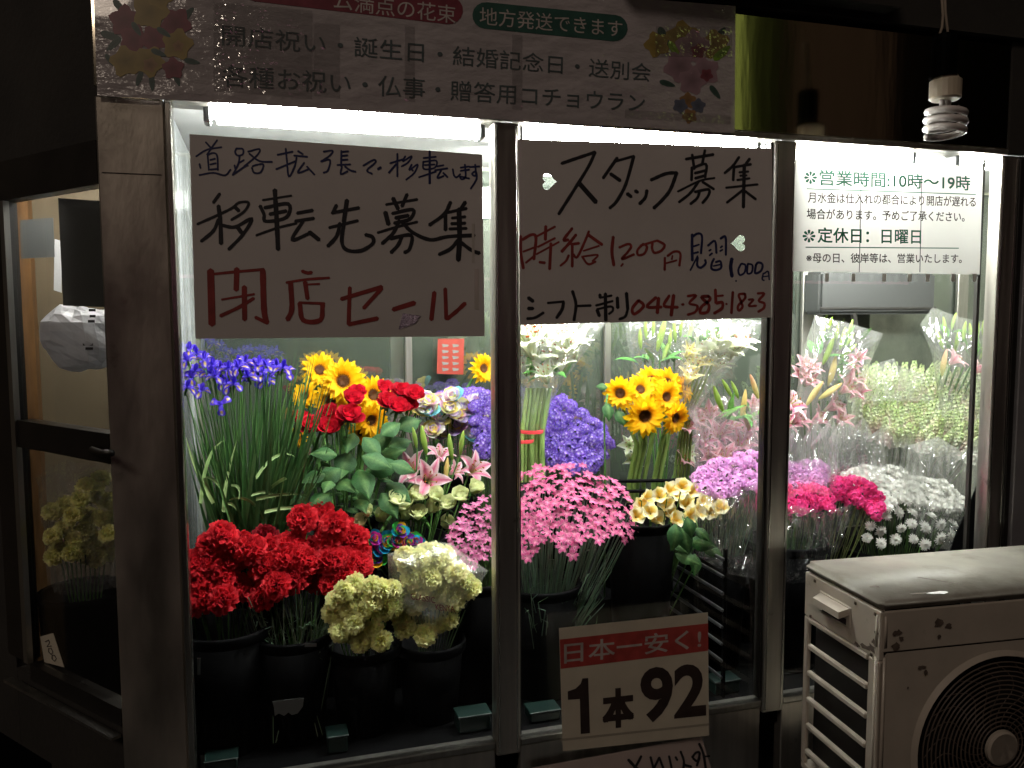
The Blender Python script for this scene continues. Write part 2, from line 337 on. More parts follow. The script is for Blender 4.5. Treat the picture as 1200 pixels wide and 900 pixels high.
# bag
g = MB(); bc = P(98, 398, .42); mr = mpp(98, 398, .42)
N1, N2 = 22, 14
vs = []
for i in range(N2+1):
    for k in range(N1):
        a = 2*math.pi*k/N1; ph = math.pi*i/N2
        d = Vector((math.sin(ph)*math.cos(a), math.sin(ph)*math.sin(a)*.6, math.cos(ph)))
        r = 38*mr*(1+.20*noise.noise(d*1.7+Vector((3, 1, 2)))+.13*abs(noise.noise(d*4)))
        vs.append(bc+Vector((d.x*r*1.1, d.y*r, d.z*r*(1.12 if d.z > 0 else .95))) + Vector((-.01*d.z, 0, 0)))
g.add(vs, [(i*N1+k, i*N1+(k+1) % N1, (i+1)*N1+(k+1) % N1, (i+1)*N1+k) for i in range(N2) for k in range(N1)])
bag = thing('plastic_bag', 'crumpled white plastic carrier bag hanging inside the side door', 'bag', tuple(bc))
build(g, 'bag_body', m_bag, bag)
g = MB(); g.tube([P(92, 362, .42), P(97, 300, .42), P(108, 236, .42)], .006, 6); build(g, 'bag_handle', m_bag, bag)
g = MB()
for x, y, ww, hh in ((104, 362, 8, 3), (105, 369, 7, 3), (103, 375, 8, 3), (97, 402, 12, 3), (100, 407, 9, 3)):
    pquad(g, [(x, y), (x+ww, y), (x+ww, y+hh), (x, y+hh)], .42-.6*38*mr*1.05, .0006)
build(g, 'bag_print', m_ink['black'], bag)

# ------------------------------------------------------------------ lights in the display
m_tube3 = emit('lit_tube_back', (.97, 1., .94), 120.)
def fixture(x0, x1, y, z, label):
    t = thing('strip_light', label, 'ceiling light', (x0, y, z+.05), 'strip lights along the top of the display')
    g = MB(); g.bevbox(x0-.02, x1+.02, y-.001, y+.055, z+.045, z+.055, .004, 1); build(g, 'housing', m_white, t)
    g = MB(); g.bevbox(x0, x1, y, y+.05, z-.03, z+.044, .012, 3); build(g, 'diffuser', m_tube if y < .2 else m_tube3, t, True)
    for xe in (x0-.018, x1+.001):
        g = MB(); g.bevbox(xe, xe+.017, y-.001, y+.053, z-.034, z+.044, .004, 1); build(g, 'end_cap', m_side, t)
fixture(-.10, .555, .032, 1.99, 'lit fluorescent strip above the relocation notice in the left bay')
fixture(.68, 1.38, .032, 1.99, 'lit fluorescent strip above the staff wanted notice in the middle bay')
fixture(1.52, 1.93, .032, 1.99, 'lit fluorescent strip above the opening hours notice in the right bay')
fixture(.75, 1.5, .50, 1.985, 'added light strip brightening the back of the middle bay')  # added to brighten the flowers at the back of this bay
fixture(2.12, 3.0, .032, 1.99, 'lit fluorescent strip running on behind the end post of the right bay')
fixture(1.65, 2.5, .48, 1.985, 'lit fluorescent strip at the back of the right bay')
t = thing('added_side_light', 'added unseen strip light brightening the space behind the side door', 'ceiling light', (-.4, .45, 2.02))  # hidden lamp added to brighten the space behind the door
g = MB(); g.bevbox(-.52, -.27, .43, .47, 1.98, 2.02, .008, 2); build(g, 'diffuser', m_tube2, t, True)
g = MB(); g.bevbox(-.54, -.25, .41, .49, 2.021, 2.04, .004, 1); build(g, 'housing', m_white, t)
lv = thing('ceiling_louvre', 'white slatted louvre beside the right strip light', 'louvre', (2.2, .3, 2.02))
for k in range(7):
    g = MB(); x = 1.955+k*.022; g.bevbox(x, x+.012, .085, .46, 2.012, 2.03, .003, 1); build(g, 'slat', m_white, lv)

# back wall fittings
def bframe(x, x1, y0, y1, label, m=m_alu):
    p = P(x, y0, .9); q = P(x1, y1, .9)
    g = MB(); g.bevbox(p.x, q.x, .90, .92, .55, 2.04, .003, 1); tag(build(g, 'back_post', m), label, 'post')
bframe(475, 484, 395, 470, 'pale aluminium upright at the back between roses and red can poster')
bframe(709, 716, 380, 470, 'thin aluminium upright at the back left of the bouquet of yellow sunflowers')
bframe(942, 951, 320, 470, 'first aluminium upright at the back of the right bay')
bframe(956, 963, 320, 470, 'second aluminium upright at the back of the right bay, nearer the grey box')
bframe(1124, 1130, 320, 470, 'aluminium upright at the back near the right end of the right bay')
g = MB(); g.box(-.2, 3.28, .925, .929, .56, 2.03); tag(build(g, 'back_glass', m_glass2), 'dim reflecting glass sheet along the back of the display', 'glass sheet')
p, q = P(958, 318, .80), P(1092, 368, .80)
g = MB(); g.bevbox(p.x, q.x, .78, .89, q.z, p.z, .012, 2); cb = thing('cooler_box', 'grey machine box high at the back of the right bay', 'cooling unit', ((p.x+q.x)/2, .8, q.z)); build(g, 'housing', mat('dark_grey_enamel', (.018, .019, .018), .5), cb)
g = MB(); g.bevbox(p.x, q.x, .775, .78, q.z+.02, q.z+.03, .001, 1); build(g, 'seam', m_dark, cb)
g = MB(); g.tube([P(1000, 366, .8), P(1005, 400, .8), P(1003, 470, .85)], .012, 8); build(g, 'pipe', m_dark, cb)
rc = thing('red_poster', 'small red label with white markings at the back above the rainbow roses', 'poster', tuple(P(527, 440, .88)))
g = MB(); pquad(g, [(513, 397), (544, 397), (543, 439), (512, 438)], .88, .002); build(g, 'sheet', mat('red_sheet', (.16, .02, .012), .4), rc)
g = MB()
for k in range(5):
    for j in range(2): pquad(g, [(518+j*12, 403+k*7), (526+j*12, 404+k*7), (525+j*12, 406+k*7), (519+j*12, 407+k*7)], .879, .0005)
build(g, 'print', m_grey, rc)

# ------------------------------------------------------------------ lettering
def txt(s, tl, bl, br, off, ink, parent, name='lettering', Y=-.0305, lift=.0004):
    bold = 0 if s == '92' else off
    cu = bpy.data.curves.new('t', 'FONT'); cu.body = s; cu.offset = 0 if bold else off; cu.resolution_u = 4
    ob = bpy.data.objects.new('t', cu); col.objects.link(ob)
    dg = bpy.context.evaluated_depsgraph_get(); me = bpy.data.meshes.new_from_object(ob.evaluated_get(dg))
    bpy.data.objects.remove(ob); bpy.data.curves.remove(cu)
    xs = [v.co.x for v in me.vertices]; ys = [v.co.y for v in me.vertices]
    if not xs: return
    x0, x1, y0, y1 = min(xs), max(xs), min(ys), max(ys)
    A = P(*bl, Y); U = P(*br, Y)-A; V = P(*tl, Y)-A
    off3 = Vector(parent.location) if parent else Vector()
    for v in me.vertices:
        v.co = A+U*((v.co.x-x0)/(x1-x0))+V*((v.co.y-y0)/(y1-y0))+Vector((0, -lift, 0))-off3
    me.materials.clear(); me.materials.append(m_ink[ink])
    for pl in me.polygons: pl.material_index = 0
    if bold:          # heavier print: the same glyph struck four times a hair apart
        bm = bmesh.new(); bm.from_mesh(me); base = bm.verts[:]+bm.edges[:]+bm.faces[:]; us = U.normalized(); vs_ = V.normalized(); e = bold*V.length*.8
        for k, (a, b) in enumerate(((1, 0), (0, 1), (1, 1), (.5, 0), (0, .5), (.5, .5), (1, .5), (.5, 1))):
            d = bmesh.ops.duplicate(bm, geom=base)
            for v in d['geom']:
                if isinstance(v, bmesh.types.BMVert): v.co += us*a*e+vs_*b*e+Vector((0, -.00002*(k+1), 0))
        bm.to_mesh(me); bm.free()
    return link(name, me, parent)
LIFT = [0.]
def strokes(groups, parent, Y):
    for ox, oy, s, wd, ink, lst in groups:
        g = MB()
        for st in lst:
            ww = wd
            if isinstance(st[0], (int, float)): ww = st[0]; st = st[1:]
            LIFT[0] = (LIFT[0]+.00001) % .0004
            pts = [Vector((a/s+ox, b/s+oy)) for a, b in st]
            if len(pts) > 2:      # catmull-rom
                q = []; e = [pts[0]*2-pts[1]]+pts+[pts[-1]*2-pts[-2]]
                for i in range(1, len(e)-2):
                    for k in range(5):
                        t = k/5; a, b, c, d = e[i-1:i+3]
                        q.append(.5*((2*b)+(c-a)*t+(2*a-5*b+4*c-d)*t*t+(3*b-a-3*c+d)*t**3))
                pts = q+[pts[-1]]
            h = ww/s/2; nn = len(pts); left = []; right = []
            for i, p in enumerate(pts):
                d = (pts[min(i+1, nn-1)]-pts[max(i-1, 0)]); d = d.normalized() if d.length > 1e-6 else Vector((1, 0))
                k = Vector((-d.y, d.x))*h*(.92+.16*rnd.random())
                left.append(p+k); right.append(p-k)
            d0_ = (pts[1]-pts[0]).normalized(); d1_ = (pts[-1]-pts[-2]).normalized()
            capA = [pts[0]-d0_*h*.75]; capB = [pts[-1]+d1_*h*.75]
            W = lambda u: P(u.x, u.y, Y)+Vector((0, -.0004-LIFT[0], 0))
            vs = [W(u) for u in left]+[W(u) for u in right]+[W(capA[0]), W(capB[0])]
            fs = [(i, i+1, nn+i+1, nn+i) for i in range(nn-1)]+[(0, nn, 2*nn), (nn-1, 2*nn+1, 2*nn-1)]
            g.add(vs, fs)
        build(g, 'handwriting', m_ink[ink], parent)

def sheet(name, pts, Y, m, parent, nx=14, nz=8, wav=.0025, th=.0006, seed=0, holes=None):
    tl, tr, br, bl = [P(x, y, Y) for x, y in pts]; g = MB(); vs = []
    for j in range(nz+1):
        for i in range(nx+1):
            u, v = i/nx, j/nz; p = (tl*(1-u)+tr*u)*(1-v)+(bl*(1-u)+br*u)*v
            p.y += wav*abs(noise.noise(Vector((u*4+seed, v*3, 1))))
            vs.append(p)
    g.add(vs, [(j*(nx+1)+i, (j+1)*(nx+1)+i, (j+1)*(nx+1)+i+1, j*(nx+1)+i+1) for j in range(nz) for i in range(nx)])
    return build(g, name, m, parent, True)

# --- left handwritten notice
YS = -.024
s1 = thing('moving_notice', 'handwritten paper about moving and a closing sale, last line in red, left bay', 'notice', tuple(P(230, 397, YS)))
sheet('sheet', [(222, 157), (565, 181), (568, 394), (229, 397)], YS, m_paper, s1, wav=.0002)
for a in ([(222, 157), (346, 165), (346, 168), (222, 160)],): pass
strokes([
 (220, 150, 6.667, 15, 'navy', [[(65,222),(150,170),(265,150)],[(140,110),(180,155)],[(230,95),(190,150),(150,210)],[(155,210),(165,330)],[(155,210),(200,195),(230,220),(235,330)],[(175,250),(215,240)],[(175,285),(220,275)],[(175,325),(230,320)],[(92,280),(100,315)],[(90,368),(200,350),(290,370),(335,325)],
  [(380,160),(370,190),(390,215),(430,205),(430,165),(380,160)],[(405,215),(395,280),(350,368)],[(365,290),(375,330)],[(395,275),(440,250)],[(350,368),(440,305),(470,290)],[(470,185),(560,165),(540,215),(440,300)],[(480,200),(560,258),(660,265)],[(505,300),(530,290),(590,285),(570,345),(520,350),(500,310)],
  [(700,210),(820,185)],[(765,160),(775,260),(790,380),(835,300),(850,230)],[(690,322),(840,260)],[(860,180),(900,205)],[(830,215),(935,225)],[(910,270),(860,350),(950,320)],[(930,300),(990,365)],
  [(1060,185),(1130,178),(1110,215),(1040,262)],[(1040,262),(1110,250),(1095,330),(1060,350)]]),
 (200, 130, 3, 7, 'navy', [[(600,140),(599,195)],[(600,144),(625,142)],[(600,158),(622,156)],[(600,173),(622,171)],[(585,190),(632,188)],[(602,195),(598,222),(622,212)],[(612,195),(630,208),(650,214)]]),
 (400, 150, 6.667, 15, 'navy', [[(170,295),(250,250),(265,270),(200,330),(240,358)],[20,(285,322),(308,308)],[(380,275),(480,245)],[(437,200),(437,380)],[(430,280),(370,350)],[(500,220),(480,260),(550,220),(520,270),(470,300)],[(550,285),(530,330),(595,285),(570,350),(505,405)],[(545,320),(560,335)],
  [(640,235),(740,225)],[19,(690,180),(690,435)],[(640,260),(645,320),(730,310),(740,255),(640,265)],[(650,290),(730,285)],[(605,385),(740,340)],[(745,300),(800,290)],[(730,330),(830,315)],[(780,330),(750,390),(800,375)],[(795,350),(830,385)],
  [(870,320),(880,370),(900,385),(930,360)],[(930,310),(1000,300)],[(930,335),(1000,325)],[(965,285),(970,380),(940,400),(930,380),(1000,395)],[(1000,305),(1080,300)],[(1045,285),(1050,370),(1020,360),(1050,340),(1055,400),(1010,475)]]),
 (220, 215, 6.667, 28, 'black', [[(250,80),(200,150)],[22,(75,318),(250,240),(350,190),(400,150),(475,150),(440,220),(340,285)],[34,(240,175),(255,300),(260,470)],[(240,280),(200,370),(105,452)],[(370,185),(400,215)],[(260,325),(370,340),(500,275),(430,400),(320,515)],[36,(385,335),(420,385)],
  [18,(585,130),(810,95)],[36,(680,50),(695,300),(705,515)],[(565,175),(595,240),(610,295),(770,265),(785,160),(600,190)],[(640,240),(770,215)],[20,(535,405),(690,350),(850,310)],[(855,232),(975,210)],[(840,295),(985,272)],[(900,295),(815,440),(960,385)],[36,(950,380),(1025,440)]]),
 (390, 215, 6.667, 30, 'black', [[(28,170),(0,228)],[26,(-8,230),(205,190)],[34,(110,130),(85,300)],[24,(-28,345),(195,290)],[(55,310),(30,410),(-40,490)],[(90,290),(70,450),(110,520),(220,525),(310,470),(310,420),(255,400)],
  [22,(415,165),(660,125)],[34,(470,115),(510,200)],[(580,85),(540,180)],[36,(410,225),(435,320)],[(465,235),(625,205),(600,280),(480,310)],[(490,270),(590,250)],[22,(350,385),(500,340),(660,300)],[(520,290),(470,390),(385,470)],[(540,300),(620,380),(760,440),(900,415),(1105,405)],[(450,430),(610,405),(600,510),(560,540)],[(540,410),(510,480),(455,540)],
  [(920,145),(870,240),(755,325)],[(880,240),(880,365)],[(1035,145),(1000,200)],[24,(880,230),(1045,195)],[40,(985,200),(990,420),(980,600)],[24,(930,270),(1035,260)],[24,(925,315),(1035,310)],[24,(910,355),(1045,350)],[(980,440),(920,510),(830,555)],[(1000,460),(1080,520),(1145,545)]]),
 (230, 305, 7.06, 50, 'red', [[56,(118,85),(130,530)],[24,(130,115),(330,95),(560,75)],[44,(335,70),(330,245)],[(550,85),(560,400),(580,515)],[30,(590,520),(490,472)],[18,(210,325),(480,280)],[44,(397,220),(400,490)],[30,(200,460),(350,390),(475,315)],
  [28,(875,90),(920,105),(955,100)],[22,(745,185),(900,160),(1100,145)],[44,(780,190),(790,400),(755,490)],[38,(900,180),(920,318)],[16,(920,200),(1020,195)],[40,(855,355),(885,495),(1025,495),(1045,370)],[22,(850,350),(1060,358)]]),
 (390, 310, 7.06, 34, 'red', [[(70,285),(405,185)],[(405,195),(255,360)],[(140,190),(130,495)],[(130,495),(370,445)],[42,(500,372),(675,318)],[38,(840,230),(815,455)],[(930,200),(938,450)],[(945,450),(1020,390),(1095,320)]]),
], s1, YS)
g = MB(); g.slab([P(472, 367, YS-.0015), P(493, 370, YS-.0015), P(487, 379, YS-.0015), P(467, 386, YS-.0015)], (0, .0006, 0))
m_glit = mat('glitter', (.75, .6, .75), .25, .7, .6, 220., .8, 260.); build(g, 'glitter_sticker', m_glit, s1)
g = MB(); g.slab([P(*q, YS-.0008) for q in ((553, 262), (556, 262), (556, 308), (553, 308))], (0, .0004, 0)); g.slab([P(*q, YS-.0008) for q in ((556, 315), (561, 315), (561, 363), (556, 362))], (0, .0004, 0))
build(g, 'clear_tape', mat('clear_tape', (.5, .45, .4), .1, 0.), s1)

# --- middle handwritten notice with two heart holes
s2 = thing('staff_notice', 'handwritten staff wanted paper with pay and phone number, middle bay', 'notice', tuple(P(610, 380, YS)))
def heart(cx, cy, r, rot):
    out = []
    for k in range(28):
        t = 2*math.pi*k/28; x = 16*math.sin(t)**3/16; y = -(13*math.cos(t)-5*math.cos(2*t)-2*math.cos(3*t)-math.cos(4*t))/16
        out.append((cx+r*(x*math.cos(rot)-y*math.sin(rot)), cy+r*(x*math.sin(rot)+y*math.cos(rot))))
    return out
cu = bpy.data.curves.new('c', 'CURVE'); cu.dimensions = '2D'; cu.fill_mode = 'BOTH'; cu.extrude = .0001
YS2 = -.0200
for poly in ([(607, 163), (756, 168), (905, 174), (904, 300), (903, 372), (756, 377), (610, 381), (608, 260)], heart(643, 213, 9.5, R(-90)), heart(866, 285, 9.5, R(90))):
    sp = cu.splines.new('POLY'); sp.points.add(len(poly)-1); sp.use_cyclic_u = True
    for pt, (x, y) in zip(sp.points, poly): q = P(x, y, YS2); pt.co = (q.x, q.z, 0, 1)
ob = bpy.data.objects.new('c', cu); col.objects.link(ob)
me = bpy.data.meshes.new_from_object(ob.evaluated_get(bpy.context.evaluated_depsgraph_get())); bpy.data.objects.remove(ob)
for v in me.vertices: v.co = Vector((v.co.x, YS2-v.co.z, v.co.y))-s2.location
me.materials.clear(); me.materials.append(m_paper); link('sheet', me, s2)
strokes([
 (640, 165, 7.5, 30, 'black', [[(135,200),(250,160),(430,100)],[(430,100),(370,230),(240,440),(110,645)],[42,(285,368),(438,540)],[(625,150),(500,328)],[24,(610,180),(770,135)],[(770,135),(700,380),(620,530),(558,592)],[34,(565,290),(650,350)],[34,(712,465),(748,492)],[32,(782,440),(805,453)],[(885,435),(870,500),(820,555)],[(920,345),(1050,290),(1145,280)],[32,(1148,280),(1090,430),(1020,520),(945,592)]]),
 (780, 165, 10, 34, 'black', [[(235,215),(560,160)],[(310,160),(335,330)],[(460,110),(430,260)],[(308,310),(302,465)],[(310,320),(470,275),(460,430)],[(340,380),(460,350)],[(345,440),(450,410)],[26,(140,595),(400,470),(575,435)],[(390,470),(290,610),(155,720)],[(430,480),(565,568)],[(340,600),(500,570),(500,640),(430,730)],[(400,580),(370,670),(290,740)],
  [(860,190),(790,290),(690,380)],[(800,300),(790,465)],[(985,210),(940,270)],[(800,310),(1000,275)],[44,(920,280),(910,780)],[26,(860,370),(970,360)],[26,(870,410),(950,405)],[26,(835,460),(985,440)],[26,(705,550),(1080,510)],[32,(900,580),(715,725)],[(930,590),(1055,685)]]),
 (604, 255, 10, 36, 'red', [[(60,215),(60,400),(92,595)],[(80,260),(190,200),(240,240),(215,490)],[24,(90,400),(220,350)],[26,(120,530),(220,450)],[26,(250,220),(465,105)],[(355,100),(350,260)],[26,(260,345),(465,240)],[24,(245,430),(510,285)],[(415,300),(400,605)],[34,(280,522),(345,530)],
  [(665,125),(565,260),(620,260)],[(710,200),(630,300),(540,400)],[(650,315),(745,300)],[(665,330),(665,575)],[28,(625,440),(590,510),(525,565)],[30,(860,160),(820,260),(725,460),(675,430)],[(850,200),(1015,318)],[22,(795,390),(980,330)],[28,(780,455),(850,545),(940,515)],[22,(790,455),(965,438),(900,510)],[38,(1145,225),(1130,400),(1152,560)]]),
 (710, 265, 10, 30, 'red', [[(155,250),(260,210),(295,240),(250,310),(185,388),(330,330)],[22,(200,440),(175,470)],[(440,205),(370,280),(380,340),(450,320),(480,250),(460,215)],[28,(400,230),(600,168)],[(545,200),(540,260),(570,312),(650,285),(685,220),(600,168)],[(690,368),(688,515)],[28,(720,350),(800,298),(870,320),(860,465)],[22,(780,345),(770,390)],[22,(700,435),(830,400)]]),
 (800, 265, 10.9, 30, 'navy', [[36,(120,105),(118,250),(122,440)],[(120,140),(190,95),(245,130),(232,350)],[24,(130,260),(210,235)],[24,(130,350),(200,330)],[22,(190,380),(95,565)],[(190,400),(185,500),(230,530),(290,480),(285,430)],[(320,250),(410,190),(430,345)],[24,(335,315),(360,300)],[24,(340,375),(375,345)],[(480,160),(545,140),(550,370)],[24,(480,275),(505,255)],[24,(475,320),(510,300)],[(400,415),(370,480),(370,545),(430,560),(490,530),(480,450),(420,460)],[22,(390,510),(480,490)],[46,(628,415),(612,520),(630,645)],[22,(680,695),(682,705)],[26,(745,480),(710,560),(730,625),(790,590),(800,500),(750,478)],[26,(830,480),(825,600),(880,590),(890,500),(830,480)],[30,(935,490),(925,600),(1000,570),(1018,490),(965,465),(930,500)],[22,(1030,600),(1015,675),(1040,695)],[22,(1040,605),(1090,580),(1105,685)],[18,(1030,645),(1090,638)]]),
 (606, 330, 8.57, 34, 'black', [[42,(112,162),(160,198)],[38,(110,270),(160,270)],[30,(100,372),(180,362),(265,312)],[24,(305,215),(470,200)],[34,(465,210),(450,280),(395,365)],[32,(555,95),(590,230),(570,390)],[26,(600,245),(740,240)],[(830,130),(835,162)],[24,(845,160),(950,140)],[24,(790,240),(960,195)],[36,(885,120),(890,390)],[34,(802,285),(825,345)],[24,(800,278),(940,250),(960,290),(920,325)],[34,(1005,160),(1010,265)],[34,(1097,115),(1110,280)],[28,(1108,285),(1085,350),(1025,378)]]),
 (734, 330, 7.06, 26, 'red', [[(100,155),(50,220),(60,268),(110,240),(142,195),(100,155)],[(245,130),(170,208),(290,210)],[30,(265,135),(255,260)],[(355,115),(312,200),(425,212)],[32,(390,112),(370,280)],[20,(458,190),(474,188)],[22,(505,120),(575,115),(520,178),(585,200),(570,250),(505,275)],[(680,120),(620,130),(680,190),(670,250),(612,258),(620,210),(690,150),(680,120)],[(735,65),(740,178)],[18,(745,120),(800,115)],[(742,180),(790,172),(790,220),(725,263)],[18,(822,185),(831,185)],[24,(880,85),(868,262)],[22,(980,100),(930,110),(950,170),(960,210),(930,240),(925,200),(980,140),(980,100)],[20,(1010,150),(1050,150),(1012,200),(1075,200)],[22,(1085,98),(1140,100),(1095,158),(1140,180),(1135,220),(1090,250)]]),
], s2, YS2)

# --- opening hours
Y3 = -.0205
s3 = thing('opening_hours_sign', 'white printed opening hours paper with green headings taped to the right bay glass', 'sign', tuple(P(928, 317, Y3)))
sheet('sheet', [(932, 186), (1152, 195), (1148, 322), (928, 318)], Y3, m_paper_b, s3, 22, 8, .0002)
Y3 -= .0003
txt('営業時間:10時～19時', (960, 199.3), (960, 217.2), (1136.5, 223.5), .045, 'green', s3, Y=Y3)
txt('月水金は仕入れの都合により開店が遅れる', (946.7, 225), (946.7, 237.5), (1143, 242.5), .03, 'brown', s3, Y=Y3)
txt('場合があります。予めご了承ください。', (945.3, 244.5), (945.3, 256.7), (1130, 260), .03, 'brown', s3, Y=Y3)
txt('定休日：日曜日', (958, 267), (958, 284.5), (1078.7, 286), .045, 'green', s3, Y=Y3)
txt('※母の日、彼岸等は、営業いたします。', (944.8, 296.5), (944.8, 307.9), (1126.7, 308.5), .03, 'brown', s3, Y=Y3)
for a, b in (((945.3, 220.7), (1143.5, 227.3)), ((944, 289.2), (1123.5, 290.3))):
    g = MB(); g.slab([P(*a, Y3), P(*b, Y3), P(b[0], b[1]+1.1, Y3), P(a[0], a[1]+1.1, Y3)], (0, -.0003, 0)); build(g, 'underline', m_ink['green'], s3)
for cx, cy_ in ((949.9, 208.1), (948, 276.7)):
    g = MB()
    for k in range(8):
        a = k*math.pi/4; pts = []
        for rr, da in ((1.6, 0), (4.5, -.3), (7, -.22), (7.6, 0), (7, .22), (4.5, .3)):
            pts.append(P(cx+rr*math.cos(a+da), cy_+rr*math.sin(a+da), Y3))
        g.slab(pts, (0, -.0003, 0))
    build(g, 'flower_bullet', m_ink['green'], s3)
for xx in (1009, 1080):
    g = MB(); g.slab([P(xx, 189+(xx-932)*.04, Y3), P(xx+1, 189+(xx-932)*.04, Y3), P(xx-1.5, 319, Y3), P(xx-2.5, 319, Y3)], (0, .0002, 0)); build(g, 'fold_seam', m_ink['teal'] if 0 else m_grey, s3)
for xx in (967, 998, 1034, 1064, 1085, 1115, 1140):
    g = MB(); g.slab([P(xx, 320.5, Y3), P(xx+4.5, 320.5, Y3), P(xx+4, 330, Y3), P(xx-.5, 330, Y3)], (0, -.0004, 0)); build(g, 'clear_tape', m_paper_b, s3)

# --- price card
Y4 = -.05
s4 = thing('price_card', 'white price card with red band and big black numbers hanging below the middle bay', 'price sign', tuple(P(659, 880, Y4)))
sheet('card', [(655, 736), (829.5, 717.5), (831, 862), (659.5, 880.5)], Y4, m_paper_w, s4, wav=.0003)
Y4 -= .0006
g = MB(); g.slab([P(656, 749.5, Y4), P(829.7, 730.5, Y4), P(830, 762.5, Y4), P(657, 783.8, Y4)], (0, -.0003, 0)); build(g, 'red_band', m_ink['band'], s4)
txt('日本一安く!', (661, 754), (661, 778), (821, 759.5), .03, 'pale', s4, Y=Y4-.0003)
g = MB(); g.slab([P(600+x/4, 700+y/4, Y4) for x, y in ((330, 380), (357, 378), (365, 636), (322, 640), (318, 476), (262, 480), (261, 441), (298, 428), (322, 405))], (0, -.0004, 0)); build(g, 'lettering', m_ink['brown'], s4)
txt('本', (705.5, 812), (706, 855), (739.5, 851), .11, 'brown', s4, Y=Y4)
txt('92', (750, 783), (751, 848), (827.5, 840), .03, 'brown', s4, Y=Y4)
g = MB(); g.slab([P(655.5, 866, Y4), P(830.7, 847.5, Y4), P(831, 850, Y4), P(655.7, 868.5, Y4)], (0, -.0002, 0)); build(g, 'crease', mat('crease', (.36, .32, .25), .8), s4)
# --- lower pinkish paper
s5 = thing('lower_notice', 'pinkish handwritten paper below the price card, cut off by the picture edge', 'notice', tuple(P(700, 960, -.03)))
sheet('sheet', [(622, 900), (822, 863.5), (852, 960), (640, 990)], -.03, mat('pink_paper', (.50, .40, .36), .6, 0., .08), s5, wav=.001)
strokes([(720, 855, 9.23, 26, 'black', [[34,(150,325),(220,400),(270,440)],[(290,285),(240,380),(200,440)],[(390,295),(430,450)],[(485,300),(420,430)],[(485,300),(540,450)],[(590,285),(625,450)],[(660,295),(680,330)],[(715,235),(750,340),(740,450)],[(840,300),(880,250),(920,250),(900,340),(850,310)],[(920,300),(890,390)],[(915,150),(960,260),(990,440)],[20,(980,290),(1030,285)],[(750,380),(830,400)]])], s5, -.031)

# --- top banner
YB = -.034
s6 = thing('shop_banner', 'wide laminated paper banner over the windows listing gift occasions with printed bouquets', 'banner', tuple(P(115, 112, YB)))
tlb = (108, -52); 
sheet('sheet', [tlb, (862, 7), (861, 156), (114, 112)], YB, m_lam, s6, 60, 14, .0006)
YB -= .0003
txt('開店祝い・誕生日・結婚記念日・送別会', (260, 28), (260, 53), (762, 96), .004, 'teal', s6, Y=YB)
txt('各種お祝い・仏事・贈答用コチョウラン', (260, 75), (260, 101), (755, 132), .004, 'teal', s6, Y=YB)
def pill(a, b, h, ink):
    pts = []; d = Vector((b[0]-a[0], b[1]-a[1])); d.normalize(); nrm = Vector((-d.y, d.x))
    for k in range(9): an = -math.pi/2+math.pi*k/8; pts.append(Vector(b)+d*math.cos(an)*h+nrm*math.sin(an)*h)
    for k in range(9): an = math.pi/2+math.pi*k/8; pts.append(Vector(a)+d*math.cos(an)*h+nrm*math.sin(an)*h)
    g = MB(); g.slab([P(q.x, q.y, YB) for q in pts], (0, -.0003, 0)); build(g, 'printed_pill', m_ink[ink], s6)
pill((300, -15), (526, 12), 16.5, 'pillred'); pill((569, 18), (720, 33), 15.5, 'pillgreen')
txt('ム満点の花束', (391, -11), (391, 11), (534, 28), .004, 'pale', s6, Y=YB-.0003)
txt('地方発送できます', (562, 8), (562, 29), (729, 44), .004, 'pale', s6, Y=YB-.0003)
def bouquet_print(items):
    g = MB(); z = 0
    for cx, cy_, r, c, kind in items:
        z += .00003; n = 20; pts = []
        for k in range(n):
            a = 2*math.pi*k/n
            if kind == 'f': rr = r*(1+.18*math.cos(5*a+cx)); pts.append((cx+rr*math.cos(a), cy_+rr*math.sin(a)))
            else:
                x = r*1.6*math.cos(a); y = r*.55*math.sin(a)*(1-.3*math.cos(a)); k2 = kind
                pts.append((cx+x*math.cos(k2)-y*math.sin(k2), cy_+x*math.sin(k2)+y*math.cos(k2)))
        vs = [P(*q, YB)-Vector((0, z, 0)) for q in pts]
        ct = P(cx, cy_, YB)-Vector((0, z, 0))
        g.add([ct]+vs, [(0, i+1, (i+1) % n+1) for i in range(n)], [tuple(x*.6 for x in c)]+[c]*n)
    build(g, 'bouquet_print', m_print, s6)
RD, YL, OR, GN, PK, BL = (.22, .06, .08), (.32, .23, .07), (.30, .17, .08), (.06, .10, .085), (.33, .21, .24), (.13, .14, .19)
its = [(130, 42, 8, GN, .3), (133, 52, 7, GN, 2.4), (207, 92, 6, GN, 1.2), (163, 92, 6, GN, 1.9), (178, 97, 6, GN, 1.5), (225, 72, 6, GN, .2), (128, 70, 5, GN, 1.), (218, 18, 8, GN, -.8), (140, 8, 7, GN, .9), (170, -2, 9, GN, .4)]
its += [(146, 24, 17, RD, 'f'), (206, 27, 17, RD, 'f'), (176, 14, 20, YL, 'f'), (188, -4, 14, YL, 'f'), (157, 46, 16, RD, 'f'), (180, 46, 15, RD, 'f'), (208, 52, 17, YL, 'f'), (147, 72, 17, YL, 'f'), (175, 72, 17, YL, 'f'), (176, 76, 8, OR, 'f'), (203, 80, 12, RD, 'f'), (209, 54, 6, OR, 'f'), (160, 34, 6, GN, 1.), (192, 38, 6, GN, .6), (186, 62, 6, GN, .4)]
bouquet_print(its)
